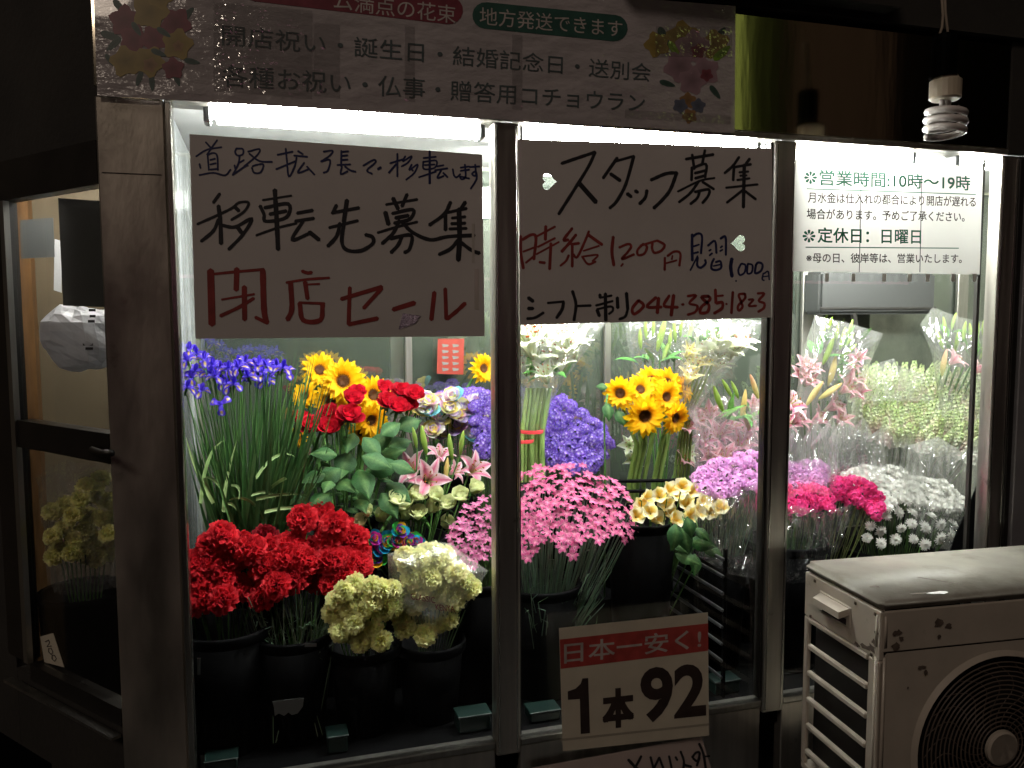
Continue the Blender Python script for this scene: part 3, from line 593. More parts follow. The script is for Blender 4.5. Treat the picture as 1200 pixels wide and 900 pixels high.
its = [(778, 45, 9, GN, 1.2), (842, 42, 8, GN, -.9), (770, 52, 14, YL, 'f'), (800, 44, 18, YL, 'f'), (838, 52, 16, YL, 'f'), (790, 58, 7, (.25, .4, .05), 1.), (846, 62, 8, (.2, .35, .04), -.7), (812, 56, 19, PK, 'f'), (796, 78, 17, PK, 'f'), (826, 84, 16, PK, 'f'), (811, 95, 15, PK, 'f'), (782, 98, 6, GN, .3), (838, 108, 6, GN, .9), (818, 60, 8, RD, 'f'), (828, 88, 7, RD, 'f'), (806, 118, 9, OR, 'f'), (797, 124, 8, BL, 'f'), (818, 124, 8, BL, 'f'), (808, 136, 8, OR, 'f')]
bouquet_print(its)

m_tape = film('wrinkled_clear_tape', ior=1.5, rough=.07, haze=.08, minf=.13, hazecol=(.8, .75, .72))
def tape(x0, y0, x1, y1, cx, cy_, fr, amp, nx, ny, seed, sk=.085):
    g = MB(); vs = []
    for j in range(ny+1):
        for i in range(nx+1):
            x = x0+(x1-x0)*i/nx; y = y0+(y1-y0)*j/ny+(x-x0)*sk; r_ = math.hypot((x-cx), (y-cy_)*1.5)
            h = amp*(math.sin(r_*fr)*.5+.5)*(.5+noise.noise(Vector((x*.05, y*.05, seed))))+amp*.5*noise.noise(Vector((x*.2, y*.2, seed)))
            vs.append(P(x, y, YB-.0006)+Vector((0, -abs(h)-.0002, 0)))
    g.add(vs, [(j*(nx+1)+i, (j+1)*(nx+1)+i, (j+1)*(nx+1)+i+1, j*(nx+1)+i+1) for j in range(ny) for i in range(nx)])
    build(g, 'clear_tape', m_tape, s6)
tape(250, 2, 366, 106, 305, 150, .55, .0012, 80, 64, 1.)
tape(367, 26, 398, 112, 380, 200, .5, .0012, 16, 36, 2.)
tape(474, 30, 486, 118, 480, 60, .4, .001, 6, 36, 3.)
tape(600, 40, 612, 128, 606, 90, .4, .001, 6, 36, 4.)
tape(768, 30, 858, 66, 830, 10, .35, .0016, 40, 20, 5., .02)
tape(732, 128, 856, 138, 760, 160, .4, .0016, 50, 8, 6., .06)

# ------------------------------------------------------------------ hanging bulb
YBb = -.30
bc = P(1108, 120, YBb); mr = mpp(1108, 120, YBb)
bl = thing('spiral_bulb', 'unlit spiral energy saving bulb hanging from two cords at upper right', 'light bulb', tuple(bc))
W = lambda x, y: P(x, y, YBb)
g = MB(); g.lathe([(0, 20*mr+.012), (13*mr, 20*mr+.012), (14*mr, 20*mr), (14*mr, -20*mr), (16*mr, -22*mr), (0, -22*mr)], 20, tuple(W(1106, 68)), c=None); build(g, 'socket', m_black, bl, False)
g = MB(); g.lathe([(0, 12*mr), (13*mr, 12*mr), (14.5*mr, 9*mr), (17.5*mr, 7*mr), (17.5*mr, -13*mr), (15*mr, -15*mr), (0, -15*mr)], 20, tuple(W(1108, 102)), c=None); build(g, 'bulb_base', m_base, bl, False)
g = MB(); c0 = W(1108, 141)
pts = []
for k in range(64):
    t = k/63; a = t*2*math.pi*3.4; rr = (19+1.5*math.sin(t*math.pi))*mr
    pts.append(c0+Vector((rr*math.cos(a), rr*math.sin(a), (15-33*t)*mr)))
g.tube(pts, 4.1*mr, 8); g.tube([W(1104, 112), W(1104, 130)], 3.2*mr, 8); g.tube([W(1111, 112), W(1111, 130)], 3.2*mr, 8)
build(g, 'spiral_tube', m_bulb, bl, True)
g = MB(); g.tube([W(1098, 50), W(1104, 32), W(1105, 18), W(1102, -30)], 1.6*mr, 6); build(g, 'cord', m_cord, bl, True)
g = MB(); g.tube([W(1112, 50), W(1110, 32), W(1108, 15), W(1106, -30)], 1.6*mr, 6); build(g, 'cord', m_cord, bl, True)

# ------------------------------------------------------------------ air conditioner outdoor unit
AX, AY, AW, AD, AZ0, AZ1 = 1.448, -.455, .80, .335, .20, .795
ac = thing('air_conditioner', 'weathered cream outdoor air conditioner unit in front of the right bay', 'air conditioner', (AX, AY, AZ0))
ac.rotation_euler = (0, 0, R(-4.5))
def abox(name, m, *b, bev=.006, n=3, par=ac, smooth=True):
    g = MB(); g.bevbox(*b, bev, n); g.v = g.v; me = g.mesh(name, m, smooth); return link(name, me, par)
abox('lid', m_ac_top, -.004, AW+.004, -.004, AD+.004, AZ1-AZ0-.03, AZ1-AZ0, bev=.012)
H = AZ1-AZ0-.032
# side panel with six openings
side = MB(); zt = H
side.bevbox(-.001, .012, .0, AD, H-.125, H, .002, 1)
side.bevbox(-.001, .012, .0, .045, 0, H-.127, .004, 1); side.bevbox(-.001, .012, AD-.02, AD, 0, H-.127, .003, 1)
link('side_panel', side.mesh('side_panel', m_ac), ac)
for k in range(7):
    z = H-.127-.006-k*.078
    if z < .0: break
    abox('slat', m_ac, -.003, .012, .047, AD-.022, z-.009, z+.006, bev=.003, n=1, smooth=False)
abox('coil', m_acdark, .03, .05, .02, AD-.01, 0, H-.12, bev=.002, n=1)
# front
cz = .384-AZ0; cx = 1.785-AX+.012; rr = .232
fr = MB(); fr.bevbox(.0, AW, -.001, .008, H-.105, H, .003, 1); link('front_top_panel', fr.mesh('front_top_panel', m_ac), ac)
fr = MB(); n = 64; vs = []; sq = []
x0, x1, z0, z1 = .0, AW, -.06, H-.107
for k in range(n):
    a = 2*math.pi*k/n; c_, s_ = math.cos(a), math.sin(a)
    tx = ((x1-cx) if c_ > 0 else (x0-cx))/c_ if abs(c_) > 1e-6 else 1e9; tz = ((z1-cz) if s_ > 0 else (z0-cz))/s_ if abs(s_) > 1e-6 else 1e9
    t = min(abs(tx), abs(tz)); sq.append((cx+c_*t, 0, cz+s_*t))
vs = sq+[(cx+(rr+.018)*math.cos(2*math.pi*k/n), 0, cz+(rr+.018)*math.sin(2*math.pi*k/n)) for k in range(n)]+[(cx+(rr+.006)*math.cos(2*math.pi*k/n), -.010, cz+(rr+.006)*math.sin(2*math.pi*k/n)) for k in range(n)]+[(cx+rr*math.cos(2*math.pi*k/n), .004, cz+rr*math.sin(2*math.pi*k/n)) for k in range(n)]+[(cx+rr*math.cos(2*math.pi*k/n), .06, cz+rr*math.sin(2*math.pi*k/n)) for k in range(n)]
fr.add(vs, [(j*n+k, j*n+(k+1) % n, (j+1)*n+(k+1) % n, (j+1)*n+k) for j in range(4) for k in range(n)])
link('front_panel', fr.mesh('front_panel', m_ac, False), ac)
abox('corner_post', m_ac, -.002, .030, -.002, .03, -.0, H-.107, bev=.012)
abox('corner_post', m_ac, -.002, .030, -.002, .03, H-.105, H, bev=.012)
abox('front_bottom', m_acdark, .02, AW-.02, .055, .07, -.0, H-.1, bev=.002, n=1)
# grille rings and spokes, fan
gr = MB()
k = 0; r_ = .056
while r_ < rr-.006:
    gr.tube([(cx+r_*math.cos(2*math.pi*q/48), -.006-.012*(1-(r_/rr)**2), cz+r_*math.sin(2*math.pi*q/48)) for q in range(49)], .0022, 5, cap=False); r_ += .0118
for k in range(24):
    a = 2*math.pi*k/24
    gr.tube([(cx+r_*math.cos(a+.25*math.sin(3*r_*10)), -.004-.012*(1-(r_/rr)**2), cz+r_*math.sin(a+.25*math.sin(3*r_*10))) for r_ in [.05+.0185*j for j in range(10)]], .0012, 4, cap=False)
m_ring = mat('grille_wire', (.12, .09, .07), .45, 0., .2, 20.)
link('fan_grille', gr.mesh('fan_grille', m_ring, True), ac)
hb = MB(); hb.lathe([(.0, 0), (.040, 0), (.046, .004), (.047, .012)], 28); hb.v = [(cx+x, -.030+z, cz+y) for x, y, z in hb.v]; 
hb.add([(cx+.04*math.cos(2*math.pi*q/28), -.030, cz+.04*math.sin(2*math.pi*q/28)) for q in range(28)], [tuple(range(28))])
link('hub_cap', hb.mesh('hub_cap', m_ac), ac)
for k in range(3):
    fb = MB(); fb.petal(.17, .085, R(80), R(100), 2*math.pi*k/3, r0=.03, prof=(.5, .8, 1, 1), nu=4, nv=3, cup=.2); fb.v = [(cx+x, .03+z, cz+y) for x, y, z in fb.v]
    link('fan_blade', fb.mesh('fan_blade', m_black), ac)
# handle
hd = MB(); hd.bevbox(-.004, .002, AD*.35, AD*.78, H-.088, H-.030, .003, 1); link('handle_recess', hd.mesh('handle_recess', m_ac), ac)
hd = MB(); hd.slab([(-.004, AD*.37, H-.035), (-.004, AD*.76, H-.035), (-.030, AD*.74, H-.045), (-.030, AD*.39, H-.045)], (0, 0, -.018)); link('handle', hd.mesh('handle', m_ac), ac)
hd = MB(); hd.bevbox(-.0045, -.001, AD*.40, AD*.73, H-.084, H-.066, .001, 1); link('handle_gap', hd.mesh('handle_gap', m_acdark), ac)
for (y, z) in ((.02, H-.012), (AD*.85, H-.012), (.03, H-.12), (AD*.9, H-.12), (AD*.3, H-.012)):
    s_ = MB(); s_.bevbox(-.0045, -.0005, y-.004, y+.004, z-.004, z+.004, .001, 1); link('screw', s_.mesh('screw', m_rust), ac)
# chips and scratches (own shapes, real positions on the paint)
def chip(pts, plane, name='paint_chip', m=m_rust):
    ch = MB()
    if plane == 'top': ch.slab([(x, y, AZ1-AZ0+.0004) for x, y in pts], (0, 0, -.0002))
    elif plane == 'front': ch.slab([(x, -.0045, z) for x, z in pts], (0, .0003, 0))
    else: ch.slab([(-.0018, y, z) for y, z in pts], (.0003, 0, 0))
    link(name, ch.mesh(name, m), ac)
def blob(cx_, cy_, rx, ry, seed, n=11):
    r2 = random.Random(seed); return [(cx_+rx*math.cos(2*math.pi*k/n)*(.45+.8*r2.random()), cy_+ry*math.sin(2*math.pi*k/n)*(.45+.8*r2.random())) for k in range(n)]
m_bare = mat('bare_primer', (.75, .73, .70), .5, 0., .2, 40.)
chip(blob(.17, .012, .03, .010, 5), 'top', m=m_bare); chip([(.20, .13), (.27, .06), (.275, .064), (.21, .134)], 'top')
chip(blob(.045, .09, .018, .012, 8), 'top'); chip(blob(.12, .02, .03, .006, 13), 'top')
for i, (a, b, c_, d) in enumerate(((.16, H-.04, .014, .012), (.19, H-.05, .012, .008), (.165, H-.075, .005, .008), (.115, H-.15, .014, .006), (.13, H-.165, .006, .008), (.08, H-.20, .003, .003), (.045, H-.055, .013, .010), (.04, H-.09, .012, .012), (.055, H-.07, .010, .006), (.44, H-.098, .02, .003))):
    chip(blob(a, b, c_, d, 20+i), 'front')
for i, (a, b, c_, d) in enumerate(((.03, H-.105, .02, .012), (.06, H-.112, .022, .008), (.02, H-.085, .012, .010), (.09, H-.118, .018, .006), (.015, H-.06, .008, .012))):
    chip(blob(a, b, c_, d, 40+i), 'side')
g = MB(); g.bevbox(0, AW, 0, AD, -.02, .0, .003, 1); link('base_pan', g.mesh('base_pan', m_ac), ac)
for x in (.1, .62):
    g = MB(); g.bevbox(x, x+.06, -.02, AD+.02, -.2, -.021, .006, 1); link('support_block', g.mesh('support_block', m_black), ac)

# ================================================================== flowers
def jit(c, a=.08, r=rnd): k = 1+r.uniform(-a, a); return tuple(max(0, x*k*(1+r.uniform(-a, a)*.4)) for x in c)
GREEN = (.07, .16, .04); DGREEN = (.014, .055, .014); LGREEN = (.22, .36, .07)
def lerp(a, b, t): t = max(0, min(1, t)); return tuple(x+(y-x)*t for x, y in zip(a, b))

def carnation(seed, c0, deep, green=True):
    r = random.Random(seed); g = MB()
    for n, an, L, z in ((9, 98, 1.0, .10), (9, 80, .98, .16), (8, 62, .92, .2), (8, 44, .82, .22), (6, 26, .72, .26), (4, 8, .6, .3)):
        for k in range(n):
            c = jit(c0, .14, r); ph = r.uniform(0, 6)
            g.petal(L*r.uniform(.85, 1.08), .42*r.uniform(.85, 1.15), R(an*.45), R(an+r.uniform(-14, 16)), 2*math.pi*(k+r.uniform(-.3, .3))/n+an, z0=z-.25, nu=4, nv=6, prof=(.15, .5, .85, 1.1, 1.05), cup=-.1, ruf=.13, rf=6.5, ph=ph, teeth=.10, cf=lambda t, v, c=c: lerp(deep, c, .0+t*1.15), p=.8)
    g.lathe([(.0, -.95), (.16, -.9), (.24, -.5), (.22, -.1)], 7, c=GREEN)
    return g
def rose(seed, cf0, dk=.7, openn=1.):
    r = random.Random(seed); g = MB(); n = 24
    for i in range(n):
        t = i/(n-1); c = cf0(i, t, r) if callable(cf0) else jit(cf0, .1, r)
        L = .62+.55*t; a0 = R(4+52*t*openn); a1 = R(-22+t*86*openn+r.uniform(-8, 8)); W_ = .20+.40*t
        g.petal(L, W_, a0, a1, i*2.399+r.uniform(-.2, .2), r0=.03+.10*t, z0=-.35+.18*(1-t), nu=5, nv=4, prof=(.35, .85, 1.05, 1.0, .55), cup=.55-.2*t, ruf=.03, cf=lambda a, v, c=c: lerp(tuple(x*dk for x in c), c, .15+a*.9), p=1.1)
    for k in range(5): g.petal(.7, .11, R(60), R(150), k*1.257, z0=-.42, nu=3, nv=1, prof=(.8, 1, .6, .05), cf=lambda t, v: GREEN)
    g.lathe([(0, -.6), (.14, -.52), (.2, -.38), (.1, -.3)], 7, c=GREEN)
    return g
def sunflower(seed):
    r = random.Random(seed); g = MB()
    for n, an, L, z in ((18, 98, .76, -.03), (18, 86, .72, .02), (14, 70, .60, .05)):
        for k in range(n):
            c = jit((.93, .56, .008), .10, r)
            g.petal(L*r.uniform(.85, 1.1), .125, R(an-25), R(an+r.uniform(-12, 14)), 2*math.pi*(k+r.uniform(-.3, .3))/n, r0=.25, z0=z, nu=4, nv=2, prof=(.5, .95, 1.1, .8, .06), cup=.4, cf=lambda t, v, c=c: lerp((.80, .36, .005), c, t*2), tw=r.uniform(-.03, .03))
    g.lathe([(.28, .0), (.28, .07), (.22, .12), (.14, .10), (.0, .07)], 20, c=(.09, .035, .010))
    for k in range(70):
        a = k*2.399; q = .28*math.sqrt((k+20)/90)
        g.petal(.07, .022, R(10), R(50), a, r0=q, z0=.10, nu=1, nv=1, prof=(1, .5), cf=lambda t, v, q=q: (.30, .12, .012) if q > .2 else (.08, .03, .01))
    g.lathe([(.0, -.16), (.2, -.12), (.38, -.03), (.44, .0)], 12, c=GREEN)
    for k in range(10): g.petal(.3, .1, R(100), R(70), k*.63, r0=.34, z0=-.05, nu=2, nv=1, prof=(1, .8, .05), cf=lambda t, v: GREEN)
    return g
def iris(seed):
    r = random.Random(seed); g = MB(); V = (.075, .035, .50)
    for k in range(3):
        a = k*2.094+r.uniform(-.2, .2)
        def cf(t, v, c=jit(V, .15, r)): return (.9, .62, .03) if (.38 < t < .82 and abs(v) < .45) else ((.75, .72, .9) if .3 < t < .9 and abs(v) < .5 else c)
        g.petal(1.15, .34, R(40), R(150), a, z0=-.1, nu=6, nv=4, prof=(.3, .35, .55, 1.1, 1.0, .35), cf=cf, cup=.1, ruf=.03)
        g.petal(1.0, .20, R(22), R(-18+r.uniform(-15, 20)), a+1.047, z0=-.05, nu=4, nv=2, prof=(.3, .6, 1., 1., .3), cf=lambda t, v, c=jit((.10, .05, .62), .15, r): c, cup=.3)
        g.petal(.7, .17, R(35), R(80), a, z0=.0, nu=3, nv=2, prof=(.5, 1., 1.1, .7), cf=lambda t, v, c=jit((.13, .08, .66), .15, r): c, cup=.3)
    g.lathe([(.0, -1.1), (.1, -1.), (.13, -.5), (.09, -.1)], 6, c=GREEN)
    return g
def lily(seed, edge, mid, openn=1.):
    r = random.Random(seed); g = MB()
    for k in range(6):
        wd = .27 if k % 2 else .20
        g.petal(1.35, wd, R(10), R((98 if k % 2 else 108)*openn+r.uniform(-12, 12)), k*1.047+r.uniform(-.1, .1), z0=-.6, r0=.07, nu=7, nv=4, prof=(.35, .6, .85, 1.05, 1.05, .8, .45, .06), cup=.35, ruf=.05, rf=5, p=1.7, cf=lambda t, v: lerp(lerp(mid, edge, abs(v)*1.3-.1), LGREEN, 1-t*5))
    for k in range(6):
        a = k*1.047+.5; e = Vector((.28*math.cos(a), .28*math.sin(a), .35)); g.tube([(0, 0, -.5), e*.6+Vector((0, 0, -.1)), e], .015, 4, c=(.5, .55, .2)); g.tube([e-Vector((.05, 0, 0)), e+Vector((.05, 0, .01))], .03, 4, c=(.35, .10, .02))
    return g
def bud(seed, c0, c1):
    r = random.Random(seed); g = MB(); b0 = len(g.v)
    n = 9; prof = [(.02, -1), (.10, -.85), (.17, -.5), (.20, -.1), (.185, .3), (.12, .7), (.05, .95), (.0, 1.)]
    vs = []; cs = []
    for q, z in prof:
        for k in range(n): rr = q*(1+.14*math.cos(3*2*math.pi*k/n)); vs.append((rr*math.cos(2*math.pi*k/n)+.05*z*z, rr*math.sin(2*math.pi*k/n), z)); cs.append(jit(lerp(c0, c1, (z+1)/2), .06, r))
    g.add(vs, [(i*n+k, i*n+(k+1) % n, (i+1)*n+(k+1) % n, (i+1)*n+k) for i in range(len(prof)-1) for k in range(n)], cs); return g
def pink(seed, c, cen):      # small toothed pink
    r = random.Random(seed); g = MB()
    for k in range(6):
        cc = jit(c, .15, r)
        g.petal(1.05, .29, R(55), R(88+r.uniform(-22, 18)), k*1.047+r.uniform(-.16, .16), z0=0, nu=3, nv=4, prof=(.12, .6, 1.15, .7), teeth=.34, ruf=.06, cf=lambda t, v, cc=cc: lerp(cen, cc, t*1.4) if t < .8 else lerp(cc, (1, 1, 1), .25))
    g.lathe([(.0, -.75), (.10, -.7), (.12, 0)], 5, c=(.06, .13, .05)); return g
def cluster(seed, c, n=22, flat=.6, r1=.34, cen=None):
    r = random.Random(seed); g = MB()
    for i in range(n):
        u = (i+.5)/n; ph = math.acos(1-u*1.15); a = i*2.399
        d = Vector((math.sin(ph)*math.cos(a), math.sin(ph)*math.sin(a), math.cos(ph)*flat)); q = d.to_track_quat('Z', 'Y')
        s_ = MB(); cc = jit(c, .16, r)
        for k in range(5): s_.petal(r1, r1*.42, R(45), R(85+r.uniform(-20, 15)), k*1.257+r.uniform(-.2, .2), nu=2, nv=2, prof=(.25, 1., .8), ruf=.02, cf=lambda t, v, cc=cc: lerp(cen or cc, cc, t*1.5))
        d2 = d*r.uniform(.72, .95)
        g.add([q @ Vector(v)+d2 for v in s_.v], s_.f, s_.c)
    g.lathe([(0, -.5), (.3, -.1), (.45, .2), (0, .5)], 7, c=(.05, .10, .04)); return g
def mum(seed, c):
    r = random.Random(seed); g = MB()
    for n, an, L in ((14, 105, .95), (14, 85, .9), (12, 62, .8), (9, 38, .65), (6, 14, .5)):
        for k in range(n): g.petal(L*r.uniform(.85, 1.1), .13, R(an*.6), R(an+r.uniform(-10, 10)), 2*math.pi*(k+r.uniform(-.3, .3))/n+an, z0=-.05, nu=3, nv=1, prof=(.6, 1, 1, .5), cf=lambda t, v, c=jit(c, .06, r): c)
    g.lathe([(0, -.4), (.2, -.3), (.3, -.05)], 6, c=GREEN); return g
def alstro(seed):
    r = random.Random(seed); g = MB()
    for k in range(6):
        wide = k % 2
        def cf(t, v, wide=wide): 
            if wide: return lerp((.85, .68, .15), (.90, .86, .62), t*1.4)
            return lerp((.90, .55, .04), (.88, .82, .38), abs(t-.45)*2.4)
        g.petal(1.15, .52 if wide else .32, R(6), R(58+r.uniform(-10, 12)), k*1.047, z0=-.6, r0=.05, nu=5, nv=3, prof=(.2, .5, .95, 1.1, .8, .15), cup=.3, p=1.3, cf=cf)
    g.lathe([(0, -.8), (.08, -.7), (.1, -.5)], 5, c=GREEN); return g
def stock(seed, c):
    r = random.Random(seed); g = MB()
    for i in range(44):
        t = i/44; z = -1+2.0*t; a = i*2.399; rr = .34*(1-t*.75)+.03; s_ = MB(); cc = lerp(c, (.50, .66, .22), t*1.2-.45)
        for k in range(4): s_.petal(.22*(1.15-t*.7), .12*(1.1-t*.5), R(25+20*(1-t)), R(80), k*1.571+a, nu=2, nv=1, prof=(.4, 1, .7), cf=lambda t_, v, cc=jit(cc, .12, r): cc)
        d = Vector((math.cos(a), math.sin(a), .5)); q = d.to_track_quat('Z', 'Y'); o = Vector((math.cos(a)*rr, math.sin(a)*rr, z))
        g.add([q @ Vector(v)+o for v in s_.v], s_.f, s_.c)
    g.tube([(0, 0, -1.2), (0, 0, .9)], .04, 4, c=GREEN); return g
def leafm(L=1., W_=.3, a0=30, a1=100, c=DGREEN, prof=(.15, .75, 1., .8, .4, .03), nu=6, seed=0):
    g = MB(); r = random.Random(seed); cc = jit(c, .2, r)
    g.petal(L, W_, R(a0), R(a1), 0, nu=nu, nv=4, prof=prof, cup=-.25, ruf=.02, cf=lambda t, v: lerp(lerp(cc, (.15, .25, .08), .3), cc, abs(v)*3)); return g

def ms(gs, nm, m=None, smooth=True): return [g.mesh(nm, m or m_petal, smooth) for g in gs]
RED = (.56, .012, .022)
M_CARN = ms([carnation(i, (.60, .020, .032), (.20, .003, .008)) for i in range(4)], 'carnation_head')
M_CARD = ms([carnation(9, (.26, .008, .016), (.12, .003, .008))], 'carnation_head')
M_YCARN = ms([carnation(20+i, (.95, .94, .48), (.90, .88, .36)) for i in range(4)], 'carnation_head')
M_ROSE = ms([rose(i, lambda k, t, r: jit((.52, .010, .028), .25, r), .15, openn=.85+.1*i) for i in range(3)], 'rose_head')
M_CROSE = ms([rose(10+i, lambda k, t, r: jit(lerp((.86, .88, .58), (.78, .84, .46), t), .06, r), dk=.6, openn=.42+.12*i) for i in range(3)], 'rose_head')
RB = [(.95, .82, .25), (.30, .78, .88), (.92, .50, .75), (.95, .93, .85), (.65, .50, .88), (.95, .93, .85), (.95, .88, .40), (.95, .90, .70)]
M_RROSE = ms([rose(30+i, lambda k, t, r: jit(RB[(r.randrange(8))], .1, r)) for i in range(4)], 'rose_head')
RB2 = [(.85, .45, .02), (.02, .35, .60), (.65, .05, .40), (.20, .05, .45), (.80, .15, .04), (.05, .45, .08)]
M_RROSE2 = ms([rose(40+i, lambda k, t, r: jit(RB2[(r.randrange(6))], .1, r)) for i in range(3)], 'rose_head')
M_SUN = ms([sunflower(i) for i in range(3)], 'flower_head')
M_IRIS = ms([iris(i) for i in range(4)], 'flower_head')
M_LILY = ms([lily(i, (.86, .74, .76), (.78, .16, .32)) for i in range(3)], 'flower_head')
M_LILYP = ms([lily(5+i, (.86, .66, .68), (.80, .30, .40), .8) for i in range(2)], 'flower_head')
M_WLILY = ms([lily(8+i, (.93, .94, .86), (.80, .88, .55), .7) for i in range(2)], 'flower_head')
M_YLILY = ms([lily(12, (.90, .86, .60), (.85, .70, .12), .65)], 'flower_head')
M_BUDG = ms([bud(i, (.25, .38, .08), (.42, .55, .14)) for i in range(2)], 'bud')
M_BUDP = ms([bud(3, (.45, .50, .16), (.72, .42, .30)), bud(4, (.60, .55, .18), (.80, .60, .25))], 'bud')
M_PINK = ms([pink(i, (.64, .07, .26), (.86, .38, .52)) for i in range(4)], 'pink_flower')
M_PINK2 = ms([pink(10+i, (.66, .12, .36), (.85, .45, .6)) for i in range(3)], 'pink_flower')
M_STAT = ms([cluster(i, (.25, .12, .66), 24, .55, .36, (.7, .65, .85)) for i in range(3)], 'floret_cluster')
M_LILAC = ms([cluster(5+i, (.80, .42, .76), 22) for i in range(3)], 'floret_cluster')
M_HOT = ms([cluster(8+i, (.86, .08, .32), 20, .6, .38) for i in range(3)], 'floret_cluster')
M_MUM = ms([mum(i, (.94, .94, .90)) for i in range(3)], 'flower_head')
M_ALST = ms([alstro(i) for i in range(3)], 'flower_head')
M_STOCK = ms([stock(i, (.78, .80, .62)) for i in range(2)]+ms([], 'x') and [] or [stock(i, c) for i, c in enumerate(((.88, .90, .70), (.92, .92, .82), (.90, .76, .72)))], 'flower_spike')
M_LEAF = ms([leafm(1, .30, 40, 100, DGREEN, seed=1), leafm(1, .34, 60, 120, (.018, .06, .02), seed=2), leafm(1, .26, 20, 80, (.03, .08, .022), seed=3)], 'leaf', m_leaf)
M_LLEAF = ms([leafm(1, .13, 15, 60, (.10, .24, .05), seed=4), leafm(1, .16, 30, 110, (.06, .18, .04), seed=5)], 'leaf', m_leaf)

def stemmesh(g, a, b, r, c=GREEN, sag=.0, n=5, k=5):
    a, b = Vector(a), Vector(b); m = (a+b)/2+Vector((0, 0, -sag)); m.x = (a.x*.62+b.x*.38); m.y = a.y*.6+b.y*.4
    pts = [a*(1-t)**2+m*2*t*(1-t)+b*t*t for t in [i/k for i in range(k+1)]]
    g.tube(pts, r, n, c=c, cap=False)
CNT = {}
def stem_flower(name, meshes, px, py, dia, Y, label, cat, group, base, face=None, stem=.0022, sc_c=GREEN, head='flower_head', leaves=0, lsize=.05, lm=None, spread=.02, lrange=(.2, .6)):
    p = P(px, py, Y); r = dia*mpp(px, py, Y)/2
    d = Vector(face) if face else Vector((rnd.uniform(-.35, .35), -.75, .75+rnd.uniform(-.25, .3)))
    d.normalize()
    b = Vector(base)+Vector((rnd.uniform(-spread, spread), rnd.uniform(-spread, spread), 0))
    t = thing(name, label, cat, tuple(b), group)
    me = rnd.choice(meshes); h = link(head, me, t, p-b, qdir(d, rnd.uniform(0, 6.28)), r)
    g = MB(); q = p-d*r*.55; m = Vector((b.x*.45+q.x*.55, b.y*.5+q.y*.5, (b.z+q.z)/2))
    pts = [b*(1-u)**2+m*2*u*(1-u)+q*u*u for u in [i/5 for i in range(6)]]
    g.tube(pts, stem, 5, c=sc_c, cap=False); build(g, 'stem', m_leaf, t, True)
    for k in range(leaves):
        u = rnd.uniform(*lrange); u = 1-u; pt = b*(1-u)**2+m*2*u*(1-u)+q*u*u
        dd = Vector((rnd.uniform(-1, 1), rnd.uniform(-1, .2), rnd.uniform(.0, .6)))
        o = link('leaf', rnd.choice(lm or M_LEAF), t, pt-b, qdir(Vector((0, -.2, 1)), math.atan2(dd.y, dd.x)), lsize*rnd.uniform(.8, 1.2))
    return t
def pts_(s, org, sc_): return [(org[0]+x/sc_, org[1]+y/sc_) for x, y in s]
def inpoly(x, y, poly):
    c = False; j = len(poly)-1
    for i in range(len(poly)):
        xi, yi = poly[i]; xj, yj = poly[j]
        if (yi > y) != (yj > y) and x < (xj-xi)*(y-yi)/(yj-yi)+xi: c = not c
        j = i
    return c
def scatter(poly, gap, seed, mx=300):
    r = random.Random(seed); out = []; xs = [p[0] for p in poly]; ys = [p[1] for p in poly]; k = 0
    while k < 9000 and len(out) < mx:
        k += 1; x = r.uniform(min(xs), max(xs)); y = r.uniform(min(ys), max(ys))
        if inpoly(x, y, poly) and all((x-a)**2+(y-b)**2 > gap*gap for a, b in out): out.append((x, y))
    return out
def bunch(name, label, cat, meshes, poly, gap, dia, Yf, Yb, base, seed, part='flower', stemc=GREEN, stem=.0016, rough=.18, grass=0, group=None, up=.6, hang=None, elong=1.):
    ys = [p[1] for p in poly]; y0, y1 = min(ys), max(ys); xs = [p[0] for p in poly]; xc = sum(xs)/len(xs); hw = (max(xs)-min(xs))/2
    b = Vector(base); t = thing(name, label, cat, tuple(b), group); g = MB(); r = random.Random(seed)
    for x, y in sorted(scatter(poly, gap, seed), key=lambda q: q[1]):
        u = (y-y0)/max(1, y1-y0); Y = Yb+(Yf-Yb)*u+r.uniform(-.012, .012); p = P(x, y, Y)
        d = Vector(((x-xc)/hw*.5, -.35-.65*u, up+.5*(1-u)))+Vector((r.uniform(-1, 1), r.uniform(-1, 1), r.uniform(-1, 1)))*.3
        rr = dia*mpp(x, y, Y)/2*r.uniform(1-rough, 1+rough)
        link(part, r.choice(meshes), t, p-b, qdir(d, r.uniform(0, 6.28)), (rr, rr, rr*elong))
        q = b+Vector((r.uniform(-.03, .03), r.uniform(-.03, .03), 0)); m = Vector((q.x*.4+p.x*.6, q.y*.5+p.y*.5, (q.z+p.z)*.5))
        e = p-d.normalized()*rr*.5
        g.tube([q*(1-s)**2+m*2*s*(1-s)+e*s*s for s in (0, .25, .5, .75, 1)], stem, 4, c=jit(stemc, .25, r), cap=False)
    for k in range(grass):
        x = r.uniform(min(xs), max(xs)); e = P(x, y1+r.uniform(-25, 40), Yf+r.uniform(-.03, .06)); q = b+Vector((r.uniform(-.04, .04), r.uniform(-.04, .0), 0))
        h = q+(e-q)*r.uniform(.3, .9); s2_ = h+Vector((r.uniform(-.03, .03), -.01, r.uniform(-.005, .03)))
        g.tube([q, (q+h)/2+Vector((0, 0, .01)), h, s2_], [.0014, .0014, .0012, .0004], 4, c=jit((.12, .20, .13), .3, r), cap=False)
    build(g, 'stem_bundle', m_leaf, t, True, kind='stuff')
    return t
